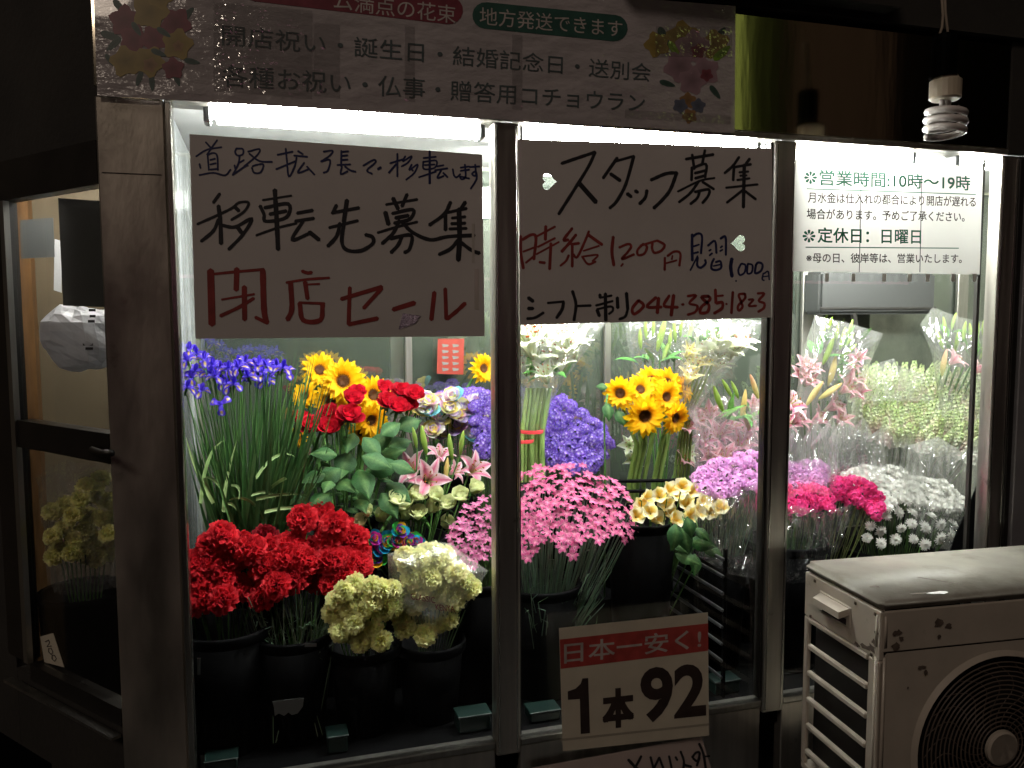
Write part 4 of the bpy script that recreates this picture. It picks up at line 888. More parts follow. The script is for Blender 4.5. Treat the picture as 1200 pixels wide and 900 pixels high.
def sleeve(parent, bot, rb, top, rt_, Y, m, seed, dep=.7, zig=.12, crump=.12, tilt=0., nA=36, nT=12, name='cellophane_sleeve'):
    r = random.Random(seed); B = P(*bot, Y); T = P(*top, Y+tilt); k1 = mpp(*bot, Y); k2 = mpp(*top, Y)
    ax = (T-B); L = ax.length; cr = Vector((ax.z, 0, -ax.x)).normalized(); dp = ax.normalized().cross(cr)
    g = MB(); vs = []; tops = [r.uniform(-zig, zig) for _ in range(6)]
    for i in range(nT+1):
        t = i/nT
        for k in range(nA):
            a = 2*math.pi*k/nA; f = a/(2*math.pi)*6; z1 = tops[int(f) % 6]*(1-f % 1)+tops[(int(f)+1) % 6]*(f % 1)
            rad = (rb*k1*(1-t)+rt_*k2*t)*(1+crump*(abs(noise.noise(Vector((math.cos(a)*3+seed, math.sin(a)*3, t*1.5))))*2-.4)+crump*.7*noise.noise(Vector((math.cos(a)*9, math.sin(a)*9+seed, t*5))))
            vs.append(B+ax*(t*(1+z1*t))+cr*math.cos(a)*rad+dp*math.sin(a)*rad*dep)
    g.add(vs, [(i*nA+k, i*nA+(k+1) % nA, (i+1)*nA+(k+1) % nA, (i+1)*nA+k) for i in range(nT) for k in range(nA)])
    return build(g, name, m, parent, False)

def flatsleeve(parent, front, Yf, Yb, m, seed, name='cellophane_sleeve', nn=14, crease=0.):
    K = 9 if crease else 6
    # two facing sheets with a crumpled surface, joined along their edges
    g = MB(); c = (sum(p[0] for p in front)/len(front), sum(p[1] for p in front)/len(front)); n = len(front)
    for side, Y0 in ((0, Yf), (1, Yb)):
        ring = []
        for i in range(n):
            for k in range(K): a, b = front[i], front[(i+1) % n]; ring.append((a[0]+(b[0]-a[0])*k/K, a[1]+(b[1]-a[1])*k/K))
        N = len(ring); vs = []; ym = (Yf+Yb)/2
        for j in range(nn+1):
            t = j/nn
            for x, y in ring:
                q = (c[0]+(x-c[0])*t, c[1]+(y-c[1])*t); Y = ym+(Y0-ym)*(1-t**3)+.012*noise.noise(Vector((q[0]*.05+seed, q[1]*.03, side)))*(1-t**4) + crease*(abs(noise.noise(Vector((q[0]*.11+seed*3, q[1]*.018, side*5.))))*2-.5)*(1-t**6)
                vs.append(P(q[0], q[1], Y))
        g.add(vs, [(j*N+k, j*N+(k+1) % N, (j+1)*N+(k+1) % N, (j+1)*N+k) for j in range(nn) for k in range(N)])
    return build(g, name, m, parent)

# ---- buckets
def bucket(px, rim_py, Y, r, zb, label, m=None, group='black flower buckets in the display', sx=1.):
    c = P(px, rim_py, Y-r); z1 = c.z; x = c.x; h = z1-zb
    t = thing('flower_bucket', label, 'bucket', (x, Y, zb), group)
    g = MB(); g.lathe([(0, .002), (r*.74, .002), (r*.76, .0), (r*.97, h), (r*.94, h), (r*.73, .006), (0, .006)], 28, (x, Y, zb), sx=sx); build(g, 'bucket_body', m or m_black, t, True)
    g = MB(); g.lathe([(r*.975, h-.028), (r*1.04, h-.024), (r*1.05, h-.002), (r*1.03, h+.004), (r*.96, h+.003), (r*.95, h-.004)], 28, (x, Y, zb), sx=sx); build(g, 'rim', m or m_black, t, True)
    return Vector((x, Y, zb+.02))
zf, zs = .336, .546
GB = 'black flower buckets in the display'
b_carn1 = bucket(262, 752, .20, .115, zf, 'black bucket below the red carnations at the far left of the front row')
b_carn2 = bucket(345, 757, .20, .105, zf, 'black bucket with bare stems showing below the right half of the red carnations')
b_yel = bucket(432, 770, .19, .100, zf, 'black bucket under the loose pale yellow carnations')
b_yelw = bucket(512, 765, .20, .100, zf, 'black bucket holding the wrapped pale yellow carnations')
b_dian0 = bucket(565, 690, .28, .10, zf, 'black bucket beside the first mullion under the small rosy pinks')
b_dian = bucket(650, 697, .26, .12, zf, 'black bucket under the dome of pink dianthus beside the mullion')
b_alst = bucket(770, 618, .28, .11, zf, 'tall black bucket holding the yellow alstroemeria')
b_lilac = bucket(858, 655, .30, .12, zf, 'black bucket behind the crate rails under the lilac clusters')
b_hot = bucket(950, 645, .22, .13, zf, 'black bucket under the hot pink clusters in the right bay')
b_mum = bucket(1075, 655, .25, .15, zf, 'wide black bucket under the white chrysanthemums')
b_iris = bucket(290, 640, .48, .12, zs, 'black bucket behind the red carnations holding the purple irises')
b_rose = bucket(410, 610, .50, .11, zs, 'black bucket hidden behind the red carnations holding the red roses')
b_crose = bucket(490, 640, .42, .11, zs, 'black bucket holding the cream roses and pink lilies')
b_rain = bucket(535, 560, .72, .11, zs, 'black bucket at the back holding the rainbow roses')
b_stat = bucket(670, 575, .62, .12, zs, 'black bucket holding the purple statice and the wrapped white lilies')
b_sunm = bucket(750, 590, .55, .12, zs, 'black bucket holding the thick stemmed sunflowers in the middle bay')
b_lilm = bucket(845, 590, .62, .13, zs, 'black bucket holding the pale pink lilies in the middle bay')
b_lilr = bucket(980, 600, .58, .13, zs, 'black bucket holding the wrapped pink lilies in the right bay')
b_stock = bucket(1090, 600, .66, .16, zs, 'wide black bucket holding the pale stock flowers')

# ---- irises
ir = pts_([(85,75),(120,95),(155,120),(75,125),(110,175),(165,145),(195,150),(230,165),(265,165),(300,180),(320,140),(340,135),(370,150),(395,170),(420,185),(440,205),(465,160),(490,155),(515,160),(535,180),(75,250),(140,265),(265,245),(290,235),(205,200),(240,225),(390,215),(355,200),(180,185),(405,140),(310,160),(440,150)], (200, 390), 3.915)
ir += [(rnd.uniform(222, 338), 428+abs(rnd.gauss(0, 9))) for _ in range(6)]
for i, (x, y) in enumerate(ir):
    stem_flower('purple_iris', M_IRIS, x, y, 25, .46+rnd.uniform(-.10, .08) - (.06 if y > 450 else 0), 'deep violet iris among the crowd of irises along the top of their bucket by the pillar', 'iris', 'purple irises in the left bay', b_iris, spread=.05, stem=.0018, face=(rnd.uniform(-.3, .3), -.55, .8))
stem_flower('purple_iris', M_IRIS[:1], 259, 474, 27, .33, 'single violet iris with a bright yellow spot hanging lowest in front of its green stems', 'iris', 'purple irises in the left bay', b_iris, face=(-.1, -.95, .3))
def blade(g, a, b, c, w_, cc):
    a, b, c = Vector(a), Vector(b), Vector(c); n = 7; L = []; Rr = []; cs = []
    side = (c-a).cross(Vector((0, 1, 0))); side = side.normalized() if side.length > 1e-5 else Vector((1, 0, 0)); side = (side+Vector((0, rnd.uniform(-.7, .7), 0))).normalized()
    vs = []
    for i in range(n+1):
        t = i/n; p = a*(1-t)**2+b*2*t*(1-t)+c*t*t; ww = w_*(1-t**2.5)*.5+.0002
        vs += [p-side*ww, p+Vector((0, ww*.6, 0)), p+side*ww]; cs += [cc, tuple(x*.8 for x in cc), cc]
    g.add(vs, [(i*3+j, i*3+j+1, (i+1)*3+j+1, (i+1)*3+j) for i in range(n) for j in range(2)], cs)
tf = thing('iris_leaf_bunch', 'tall sheaf of blade leaves around the iris stems in the left bay', 'leaves', tuple(b_iris))
for k in range(150):
    g = MB(); a = b_iris+Vector((rnd.uniform(-.07, .07), rnd.uniform(-.07, .05), .05)); x = rnd.uniform(218, 372); y = rnd.uniform(425, 520) if x > 300 else rnd.uniform(462, 540)
    if x > 345: y = rnd.uniform(415, 500)
    if k > 115: x = rnd.uniform(300, 400); y = rnd.uniform(440, 560)
    c = P(x, y, .42+rnd.uniform(-.14, .06)); m = Vector((a.x*.35+c.x*.65, (a.y+c.y)/2, a.z*.45+c.z*.55))
    blade(g, a, m, c, rnd.uniform(.006, .017), jit(lerp((.04, .11, .03), (.12, .23, .08), rnd.random()**1.5), .2)); build(g, 'leaf', m_leaf, tf, True)
for pts in ([(250,590),(225,545),(218,512)], [(235,590),(240,520),(266,515)], [(262,600),(262,565),(278,515)], [(300,560),(325,520),(347,536)], [(280,585),(285,560),(260,573)], [(262,580),(255,555),(228,558)][::1], [(258,600),(270,575),(286,612)], [(270,585),(300,575),(314,622)], [(300,585),(340,575),(363,581)], [(295,580),(320,570),(327,590)], [(335,560),(315,570),(311,581)], [(310,600),(345,590),(370,600)], [(240,560),(243,575),(251,581)]):
    g = MB(); Y = .34; Q = [P(*q, Y+.03*i) for i, q in enumerate(pts)]; blade(g, Q[0], Q[1], Q[2], .010, jit((.26, .36, .14), .15)); build(g, 'leaf', m_leaf, tf, True)

# ---- red roses, left bay
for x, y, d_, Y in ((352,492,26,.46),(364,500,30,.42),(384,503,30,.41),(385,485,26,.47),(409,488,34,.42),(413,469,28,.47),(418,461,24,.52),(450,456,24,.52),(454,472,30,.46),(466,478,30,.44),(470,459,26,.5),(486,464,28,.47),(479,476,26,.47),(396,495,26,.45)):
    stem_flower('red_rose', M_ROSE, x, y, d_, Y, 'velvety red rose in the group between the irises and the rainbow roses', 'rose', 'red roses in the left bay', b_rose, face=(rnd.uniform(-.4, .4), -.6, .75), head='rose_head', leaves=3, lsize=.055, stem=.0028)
tl_ = thing('rose_foliage', 'dark green rose leaves filling the space under the red roses', 'leaves', tuple(b_rose))
for x, y, s_, dx, dy in ((411,545,34,0,1),(398,580,34,.3,1),(420,570,40,-.1,1),(446,530,36,1,0),(455,545,34,1,.2),(445,560,38,.8,.4),(465,575,30,.7,.5),(390,560,30,-.7,.6),(377,590,34,-.6,.6),(430,590,36,.3,.8),(410,520,30,-.4,.8),(480,500,30,1,-.2),(458,505,26,.7,-.4),(370,560,26,-1,.3),(365,600,30,-1,.3),(398,610,30,-.2,.8),(440,610,30,.4,.6),(430,525,28,.2,.8),(470,545,26,1,.1),(385,540,26,-.8,.4),(420,600,30,0,1),(455,590,30,.5,.8),(350,590,26,-1,.2),(468,520,26,.9,-.3),(400,560,30,-.2,.9),(382,575,26,-.6,.9),(435,545,30,.6,.6)):
    p = P(x, y, .36+rnd.uniform(-.05, .10)); dirn = Vector((dx, -.5, -dy)).normalized()
    o = link('leaf', rnd.choice(M_LEAF), tl_, p-b_rose-dirn*s_*mpp(x, y, .4)*.5, qdir(Vector((rnd.uniform(-.2, .2), -1., .55)), 0), s_*mpp(x, y, .4)*1.25)
    o.rotation_quaternion = Vector((dx*.2, -1, .8)).to_track_quat('Z', 'Y') @ Quaternion((0, 0, 1), math.atan2(-dy, dx)+rnd.uniform(-.4, .4))
# ---- sunflowers, left bay
for x, y, d_, Y, f in ((402,447,56,.60,(-.05,-.95,.25)),(437,463,50,.62,(.25,-.85,.2)),(388,470,46,.64,(-.4,-.8,.1)),(434,492,46,.6,(.3,-.8,-.1)),(424,506,38,.62,(0,-.8,-.4)),(402,480,44,.66,(0,-.9,-.1)),(374,434,46,.84,(.2,-.8,.3)),(358,464,34,.72,(-.3,-.8,.2)),(349,512,28,.62,(-.6,-.8,.1)),(566,432,38,.85,(.3,-.8,.1))):
    stem_flower('sunflower', M_SUN, x, y, d_, Y, ('sunflower with wide bright petals, tallest behind the red roses' if d_ == 56 else 'lone dim sunflower at the back near the first mullion' if x == 566 else 'sunflower partly hidden behind the red roses and irises'), 'sunflower', 'sunflowers in the left bay', P(400, 600, .68)*1 if 0 else (P(405, 560, .70).x, .70, zs+.01), face=f, stem=.006, leaves=1, lsize=.10)
# ---- rainbow roses
for x, y in ((480,487),(492,480),(503,482),(515,490),(526,480),(531,466),(543,478),(554,485),(536,500),(508,505),(515,498),(546,492),(561,497),(554,510),(523,507),(533,487),(487,470),(500,470),(517,472),(560,474),(571,486)):
    stem_flower('rainbow_rose', M_RROSE, x, y, 27, .68+rnd.uniform(-.06, .03), 'pastel rainbow dyed rose in the cluster behind the pink lilies', 'rose', 'pastel rainbow roses at the back', b_rain, face=(rnd.uniform(-.4, .4), -.6, .7), head='rose_head', stem=.002)
for x, y, d_ in ((438,631,20),(439,653,27),(453,636,26),(464,633,24),(478,636,26),(469,622,20),(446,642,24),(488,634,20)):
    stem_flower('rainbow_rose', M_RROSE2, x, y, d_, .33, 'vivid rainbow dyed rose low between the red and pale yellow carnations', 'rose', 'vivid rainbow roses beside the red carnations', b_crose, face=(rnd.uniform(-.3, .3), -.9, .5), head='rose_head', stem=.002)
# ---- pink lilies, left bay
for x, y, d_, Y, f, l in ((482,549,52,.46,(-.5,-.6,.5),'pink and white lily opening to the left under two tall green buds'),(503,562,56,.42,(0,-.9,.3),'open pink lily facing forward in the middle of the left bay lilies'),(556,550,50,.45,(.3,-.7,.5),'pink lily half cut off by the first mullion'),(516,532,40,.52,(.1,-.4,.9),'pale lily standing behind the forward facing pink lily'),(534,552,34,.5,(.6,-.5,.4),'small pink lily between the open lily and the mullion')):
    t = stem_flower('pink_lily', M_LILY, x, y, d_, Y, l, 'lily', 'pink lilies in the left bay', b_crose, face=f, stem=.003, leaves=2, lsize=.08, lm=M_LLEAF)
def budthing(x0, y0, x1, y1, Y, meshes, label, group, base, parent=None):
    a, b = P(x0, y0, Y), P(x1, y1, Y); L = (b-a).length/2; c = (a+b)/2
    if parent is None:
        t = thing('lily_bud', label, 'lily bud', tuple(base), group)
        g = MB(); stemmesh(g, base, a, .0026); build(g, 'stem', m_leaf, t, True)
    else: t = parent
    link('bud', rnd.choice(meshes), t, c-t.location, qdir(b-a, rnd.uniform(0, 6)), (L*.95, L*.95, L)); return t
for a in (((489,526,484,500),M_BUDG,'green lily bud standing left of its taller twin above the pink lilies'),((500,533,494,498),M_BUDG,'tall green lily bud just right of its twin above the pink lilies'),((530,540,526,508),M_BUDG,'green lily bud left of the pair near the first mullion'),((539,534,543,504),M_BUDG,'pale green lily bud nearest the first mullion'),((522,568,524,536),M_BUDP,'closed peach lily bud right of the open pink lily')):
    budthing(*a[0], .44, a[1], a[2], 'lily buds in the left bay', b_crose)
# ---- cream roses
for x, y in ((430,601),(462,588),(476,604),(468,595),(487,583),(505,597),(524,593),(541,583),(526,615),(556,574),(423,613),(490,604),(512,583),(477,590),(448,607)):
    stem_flower('cream_rose', M_CROSE, x, y, 30 if x > 445 else 25, .37+rnd.uniform(-.03, .04), 'creamy green rose in the row under the pink lilies', 'rose', 'cream roses in the left bay', b_crose, face=(rnd.uniform(-.5, .5), -.45, .85), head='rose_head', leaves=1, lsize=.05)
# ---- red carnations
rc_ = [(260,628),(229,662),(240,658),(264,675),(236,700),(262,704),(293,644),(273,655),(320,644),(342,640),(335,655),(358,658),(295,687),(324,687),(355,609),(375,604),(393,615),(387,631),(389,658),(373,680),(391,687),(415,633),(400,658),(418,662),(404,624),(416,647),(345,678),(222,709),(278,690),(258,691),(248,640),(232,680),(310,665),(366,645),(404,676),(310,700),(282,640),(378,668)]
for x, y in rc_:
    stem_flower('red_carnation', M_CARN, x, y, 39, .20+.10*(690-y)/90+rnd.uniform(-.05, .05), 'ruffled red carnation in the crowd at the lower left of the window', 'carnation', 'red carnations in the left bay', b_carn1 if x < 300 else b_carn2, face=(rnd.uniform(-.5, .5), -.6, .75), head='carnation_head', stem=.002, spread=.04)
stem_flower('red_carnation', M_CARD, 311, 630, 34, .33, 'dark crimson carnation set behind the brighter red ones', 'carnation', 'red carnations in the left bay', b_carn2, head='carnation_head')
g_ = MB(); tb = thing('carnation_stem_bundle', 'thin green stems and narrow leaves standing below the red carnations', 'stems', tuple(b_carn2))
for k in range(60):
    a = b_carn2+Vector((rnd.uniform(-.08, .08), rnd.uniform(-.08, 0), .0)); b = P(rnd.uniform(280, 400), rnd.uniform(690, 730), .16+rnd.uniform(-.03, .1))
    g_.tube([a, (a+b)/2, b], .0015, 4, c=jit((.16, .24, .15), .3), cap=False)
    h = a+(b-a)*rnd.uniform(.5, .9); g_.tube([h, h+Vector((rnd.uniform(-.02, .02), -.01, .02)), h+Vector((rnd.uniform(-.035, .035), -.015, .01))], [.0015, .0012, .0004], 4, c=jit((.16, .24, .15), .3), cap=False)
build(g_, 'stem_bundle', m_leaf, tb, True, kind='stuff')
# ---- pale yellow carnations
for x, y in ((393,704),(415,684),(427,698),(400,722),(409,713),(447,691),(458,691),(451,715),(460,711),(398,740),(409,740),(422,753),(436,735),(431,722),(447,751),(438,704),(424,715),(404,693),(436,688),(414,730),(390,718)):
    stem_flower('pale_yellow_carnation', M_YCARN, x, y, 27, .11+rnd.uniform(-.02, .04), 'pale yellow carnation in the loose cluster left of the clear wrapped one', 'carnation', 'loose pale yellow carnations', b_yel, face=(rnd.uniform(-.5, .5), -.8, .5), head='carnation_head', stem=.0018)
wy = thing('wrapped_carnation_bouquet', 'pale yellow carnations in a clear flat sleeve with red printed words, lower left bay', 'bouquet', tuple(b_yelw))
for x, y in ((475,653),(498,649),(511,649),(520,653),(480,667),(500,664),(522,667),(484,678),(504,678),(524,680),(544,682),(473,695),(491,691),(513,693),(533,693),(487,707),(509,704),(531,704),(473,724),(475,735),(513,729),(498,744),(524,724),(551,689),(490,656),(535,672),(463,700),(512,656)):
    Y = .14+rnd.uniform(-.01, .04); p = P(x, y, Y); link('carnation_head', rnd.choice(M_YCARN), wy, p-b_yelw, qdir((rnd.uniform(-.4, .4), -.7, .7), rnd.uniform(0, 6)), 15*mpp(x, y, Y))
g = MB()
for k in range(14): stemmesh(g, b_yelw, P(480+k*5, 715, .15), .0018, jit((.12, .22, .10), .2))
build(g, 'stem_bundle', m_leaf, wy, True)
flatsleeve(wy, [(454,649),(507,634),(527,637),(572,669),(545,712),(511,744),(457,711)], .085, .22, m_cello_m, 3)
YW = .082
txt('CLASSIC', (481, 695), (481.5, 702), (510, 707), .01, 'red', wy, Y=YW); txt('KENYA', (510, 708), (511, 715), (533, 717), .01, 'red', wy, Y=YW)
# ---- pinks
bunch('small_pink_bunch', 'rosy bunch of tiny pinks cut off by the right side of the first bay', 'flower bunch', M_PINK2, [(575,580),(558,590),(545,592),(530,615),(524,640),(535,650),(543,670),(555,668),(560,650),(580,660),(582,640),(584,580)], 7.2, 12, .17, .30, b_dian0, 11, 'pink_flower')
bunch('pink_dianthus_bunch', 'big dome of pink dianthus over thin grassy stems, right of the first mullion', 'flower bunch', M_PINK, [(605,560),(630,548),(680,545),(715,560),(735,580),(745,600),(743,618),(735,636),(715,622),(700,635),(678,632),(672,652),(655,645),(640,625),(628,648),(618,655),(603,640)], 8.4, 14, .12, .34, b_dian, 12, 'pink_flower', (.12, .20, .13), grass=70)
for i, (x, y) in enumerate(((650,644),(674,650),(617,648),(627,626),(735,633),(643,588),(721,600),(738,610),(692,536),(727,534))):
    pass
# ---- wrapped white lilies, middle bay left
ww_ = thing('wrapped_white_lily_bouquet', 'glowing white green lilies in cellophane with red taped stems beside the first mullion', 'bouquet', tuple(b_stat))
for x, y, d_ in ((620,400,84),(645,394,92),(668,406,76),(630,418,80),(614,428,52),(656,426,54),(640,384,56),(612,408,54),(676,400,46),(638,438,48),(650,412,60),(628,392,60)):
    p = P(x, y, .46+rnd.uniform(-.05, .05)); link('flower_head', rnd.choice(M_WLILY), ww_, p-b_stat, qdir((rnd.uniform(-.5, .5), -.5, .9), rnd.uniform(0, 6)), d_/2*mpp(x, y, .46))
for k in range(7):
    g = MB(); g.tube([P(611+k*4.2, 565, .42+.01*(k % 3)), P(612+k*4, 505, .42+.01*(k % 3)), P(618+k*4.4, 455, .45)], .0068, 8, c=jit((.20, .30, .09), .12), cap=False); build(g, 'stem', m_leaf, ww_, True)
for k, (y0, y1) in enumerate(((502, 508), (513, 519))):
    g = MB(); a = P(623 if k == 0 else 612, (y0+y1)/2, .42); rad = 13*mpp(620, 505, .42)
    g.lathe([(rad*1.05, -.006), (rad*1.08, 0), (rad*1.05, .006)], 20, tuple(a)); build(g, 'red_tape', m_redtape, ww_, True)
flatsleeve(ww_, [(604,368),(650,372),(714,374),(692,404),(662,445),(642,478),(636,525),(606,525)], .38, .54, m_cello_m, 4, crease=.02)
for a in range(8): link('leaf', rnd.choice(M_LLEAF), ww_, P(620+a*6, 440, .44)-b_stat, qdir((rnd.uniform(-.6, .6), -.3, 1), rnd.uniform(0, 6)), .09)
# ---- statice
bunch('purple_statice_bunch', 'billowing mass of purple statice behind the pink dianthus', 'flower bunch', M_STAT, [(636,480),(650,470),(668,474),(690,485),(705,495),(712,510),(710,540),(690,550),(660,548),(640,535),(634,510)], 8.5, 18, .46, .64, b_stat, 15, 'floret_cluster', rough=.25)
bunch('purple_statice_bunch', 'strip of purple statice seen just left of the first mullion', 'flower bunch', M_STAT, [(557,470),(572,462),(580,470),(582,530),(562,530),(556,500)], 8.5, 18, .55, .66, (P(575,560,.66).x, .66, zs), 16, 'floret_cluster')
bunch('purple_statice_bunch', 'dim far strip of purple statice behind the rainbow roses', 'flower bunch', M_STAT, [(515,462),(530,458),(572,458),(575,470),(520,472)], 8, 16, .78, .82, (P(545,540,.8).x, .82, zs), 17, 'floret_cluster')
# ---- sunflowers middle
sm = [(727,461,42,.40,(-.5,-.85,.1)),(750,457,40,.44,(-.1,-.8,.4)),(763,446,40,.47,(0,-.7,.6)),(782,449,44,.46,(.2,-.7,.6)),(780,465,42,.41,(.15,-.95,.1)),(755,487,52,.37,(-.1,-.95,-.05)),(790,489,44,.39,(.35,-.85,-.2)),(800,456,36,.46,(.6,-.6,.3)),(769,460,36,.45,(0,-.9,.3))]
for i, (x, y, d_, Y, f) in enumerate(sm):
    b = P(742 if i in (0, 1, 2, 5) else 762, 620, .52)
    t = thing('sunflower', ['sunflower facing left at the outer left of the middle bay bunch', 'sunflower between the left facing one and the top of the bunch', 'top rear sunflower of the middle bay bunch', 'upper right sunflower turned upward', 'sunflower with a dark eye at the centre right of the bunch', 'largest lowest sunflower with a big dark eye, front of the bunch', 'sunflower drooping at the lower right of the bunch', 'sunflower turned away at the outer right by the yellow lily sleeve', 'sunflower half hidden in the middle of the bunch'][i], 'sunflower', (b.x, .52, zs+.01), 'sunflowers in the middle bay')
    p = P(x, y, Y); o = t.location; r_ = d_/2*mpp(x, y, Y); link('flower_head', rnd.choice(M_SUN), t, p-o, qdir(f, rnd.uniform(0, 6)), r_)
    g = MB(); kx = (741+ (i % 3)*5) if i in (0, 1, 2, 5) else (758+(i % 4)*6); kk = P(kx+5, 520, .47); g.tube([Vector(o), P(kx-4, 565, .5), kk, (kk+p)/2+Vector((0, .02, 0)), p-Vector(f).normalized()*r_*.2], [.0085, .0085, .0085, .007, .006], 8, c=jit((.20, .30, .08), .15), cap=False); build(g, 'stem', m_leaf, t, True)
sg = thing('budding_stem', 'thin green stem with round leaves left of the middle bay sunflowers', 'plant stem', (P(709, 600, .4).x, .40, zs+.01))
g = MB(); g.tube([sg.location, P(709, 540, .4), P(708, 490, .4), P(712, 462, .4)], .0032, 6, c=GREEN); build(g, 'stem', m_leaf, sg, True)
for x, y, s_, a in ((711,480,24,-1.6),(722,488,24,-1.2),(712,462,15,3.0)): link('leaf', M_LEAF[1], sg, P(x, y-8, .4)-sg.location, Vector((0, -1, .5)).to_track_quat('Z', 'Y') @ Quaternion((0, 0, 1), a), s_*mpp(x, y, .4))
# white petals low
for x, y, l in ((738,521,'white lily low behind the sunflower stems, left one'), (741,538,'lower white lily behind the sunflower stems'), (805,532,'white lily right of the thick sunflower stems')):
    stem_flower('white_lily', M_WLILY, x, y, 34, .60, l, 'lily', None, b_sunm, face=(rnd.uniform(-.6, .6), -.8, .2))
# ---- yellow white wrapped bouquet
yw = thing('wrapped_yellow_lily_bouquet', 'white and yellow lilies in a slanting clear sleeve under the phone number', 'bouquet', tuple(b_lilm))
for x, y, d_, mm in ((833,408,78,M_WLILY),(852,400,76,M_WLILY),(820,410,50,M_WLILY),(842,396,50,M_WLILY),(858,410,50,M_WLILY),(868,398,50,M_WLILY),(838,428,50,M_WLILY),(854,388,50,M_WLILY),(822,424,48,M_YLILY),(808,442,40,M_YLILY),(812,428,44,M_YLILY),(842,418,36,M_WLILY),(825,398,34,M_WLILY),(808,412,32,M_YLILY)):
    p = P(x, y, .46+rnd.uniform(-.03, .05)); link('flower_head', rnd.choice(mm), yw, p-b_lilm, qdir((rnd.uniform(-.2, .7), -.6, .8), rnd.uniform(0, 6)), d_/2*mpp(x, y, .46))
for k in range(5):
    g = MB(); g.tube([P(790+k*4, 560, .5), P(800+k*3, 480, .48), P(812+k*6, 425, .47)], .005, 6, c=jit((.18, .26, .07), .15), cap=False); build(g, 'stem', m_leaf, yw, True)
for a in range(6): link('leaf', rnd.choice(M_LLEAF), yw, P(812+a*8, 400, .47)-b_lilm, qdir((rnd.uniform(-.4, .6), -.3, 1), rnd.uniform(0, 6)), .09)
flatsleeve(yw, [(800,366),(850,372),(896,376),(889,398),(862,425),(830,462),(808,492),(792,484),(797,430)], .38, .54, m_cello_m, 7, crease=.02)
# ---- tall green buds in a sleeve behind (middle bay)
gb = thing('wrapped_green_bud_bouquet', 'clear wrapped bunch of tall green lily buds above the sunflowers', 'bouquet', (P(775, 600, .72).x, .72, zs))
for x0, y0, x1, y1 in ((751,410,750,384),(757,398,756,374),(770,412,780,372),(784,410,786,385),(792,402,790,376),(797,395,800,372),(776,425,784,400),(765,395,766,372),(806,400,812,374)): budthing(x0, y0, x1, y1, .68, M_BUDG, None, None, None, gb)
for a in range(10): link('leaf', rnd.choice(M_LLEAF), gb, P(748+a*6, 425, .69)-gb.location, qdir((rnd.uniform(-.4, .4), -.2, 1), rnd.uniform(0, 6)), .10)
for k in range(5):
    g = MB(); stemmesh(g, gb.location, P(755+k*9, 415, .69), .004); build(g, 'stem', m_leaf, gb, True)
sleeve(gb, (770, 480), 20, (772, 360), 50, .69, m_cello, 9, dep=.5, zig=.05)
# ---- pink lilies middle right, wrapped
lm_ = thing('wrapped_pink_lily_bouquet', 'pale pink lilies and green buds in milky cellophane beside the second mullion', 'bouquet', tuple(b_lilm)); 
for x, y, d_ in ((815,492,44),(832,486,42),(805,500,32),(800,538,40),(868,520,46),(850,535,44),(878,500,38),(826,515,42),(884,475,30),(842,508,42),(860,498,38),(832,535,38)):
    p = P(x, y, .48+rnd.uniform(-.04, .06)); link('flower_head', rnd.choice(M_LILYP+M_LILY[:1]), lm_, p-b_lilm, qdir((rnd.uniform(-.6, .6), -.6, .6), rnd.uniform(0, 6)), d_/2*mpp(x, y, .48))
for q in ((848,484,836,452),(858,466,846,444),(866,468,857,446),(889,468,879,438),(869,490,874,456),(878,505,870,478)): budthing(*q, .44, M_BUDG if q[0] < 868 else M_BUDP, None, None, None, lm_)
for a in range(9): link('leaf', rnd.choice(M_LLEAF), lm_, P(840+a*5, 490, .45)-b_lilm, qdir((rnd.uniform(-.6, .8), -.5, .8), rnd.uniform(0, 6)), .10)
g = MB(); 
for k in range(6): stemmesh(g, b_lilm, P(820+k*12, 510, .5), .0035)
build(g, 'stem_bundle', m_leaf, lm_, True)
sleeve(lm_, (850, 575), 30, (852, 470), 46, .42, m_cello_p, 12, dep=.45, zig=.1, crump=.3)
# ---- lilac clusters, middle and right
bunch('lilac_cluster_bunch', 'lilac pink rounded flower clusters left of the second mullion', 'flower bunch', M_LILAC, [(815,555),(835,542),(860,535),(892,530),(894,575),(870,572),(850,580),(832,578),(818,568)], 8, 17, .22, .34, b_lilac, 21, 'floret_cluster', (.16, .22, .12), grass=70)
bunch('lilac_cluster_bunch', 'lilac flower clusters right of the second mullion above the hot pink ones', 'flower bunch', M_LILAC, [(912,548),(935,543),(965,546),(974,560),(965,572),(912,572)], 8, 17, .24, .34, b_hot, 22, 'floret_cluster')
bunch('hot_pink_cluster_bunch', 'hot pink flower clusters at the left of the right bay', 'flower bunch', M_HOT, [(912,574),(940,570),(968,574),(978,586),(972,596),(940,596),(912,602)], 8.5, 18, .16, .24, b_hot, 23, 'floret_cluster', grass=40)
bunch('hot_pink_cluster_bunch', 'hot pink flower clusters beside the white chrysanthemums', 'flower bunch', M_HOT, [(980,562),(1005,560),(1025,572),(1036,590),(1025,602),(1005,590),(984,586)], 8, 17, .18, .26, b_hot+Vector((.1, .02, 0)), 24, 'floret_cluster', (.2, .25, .1))
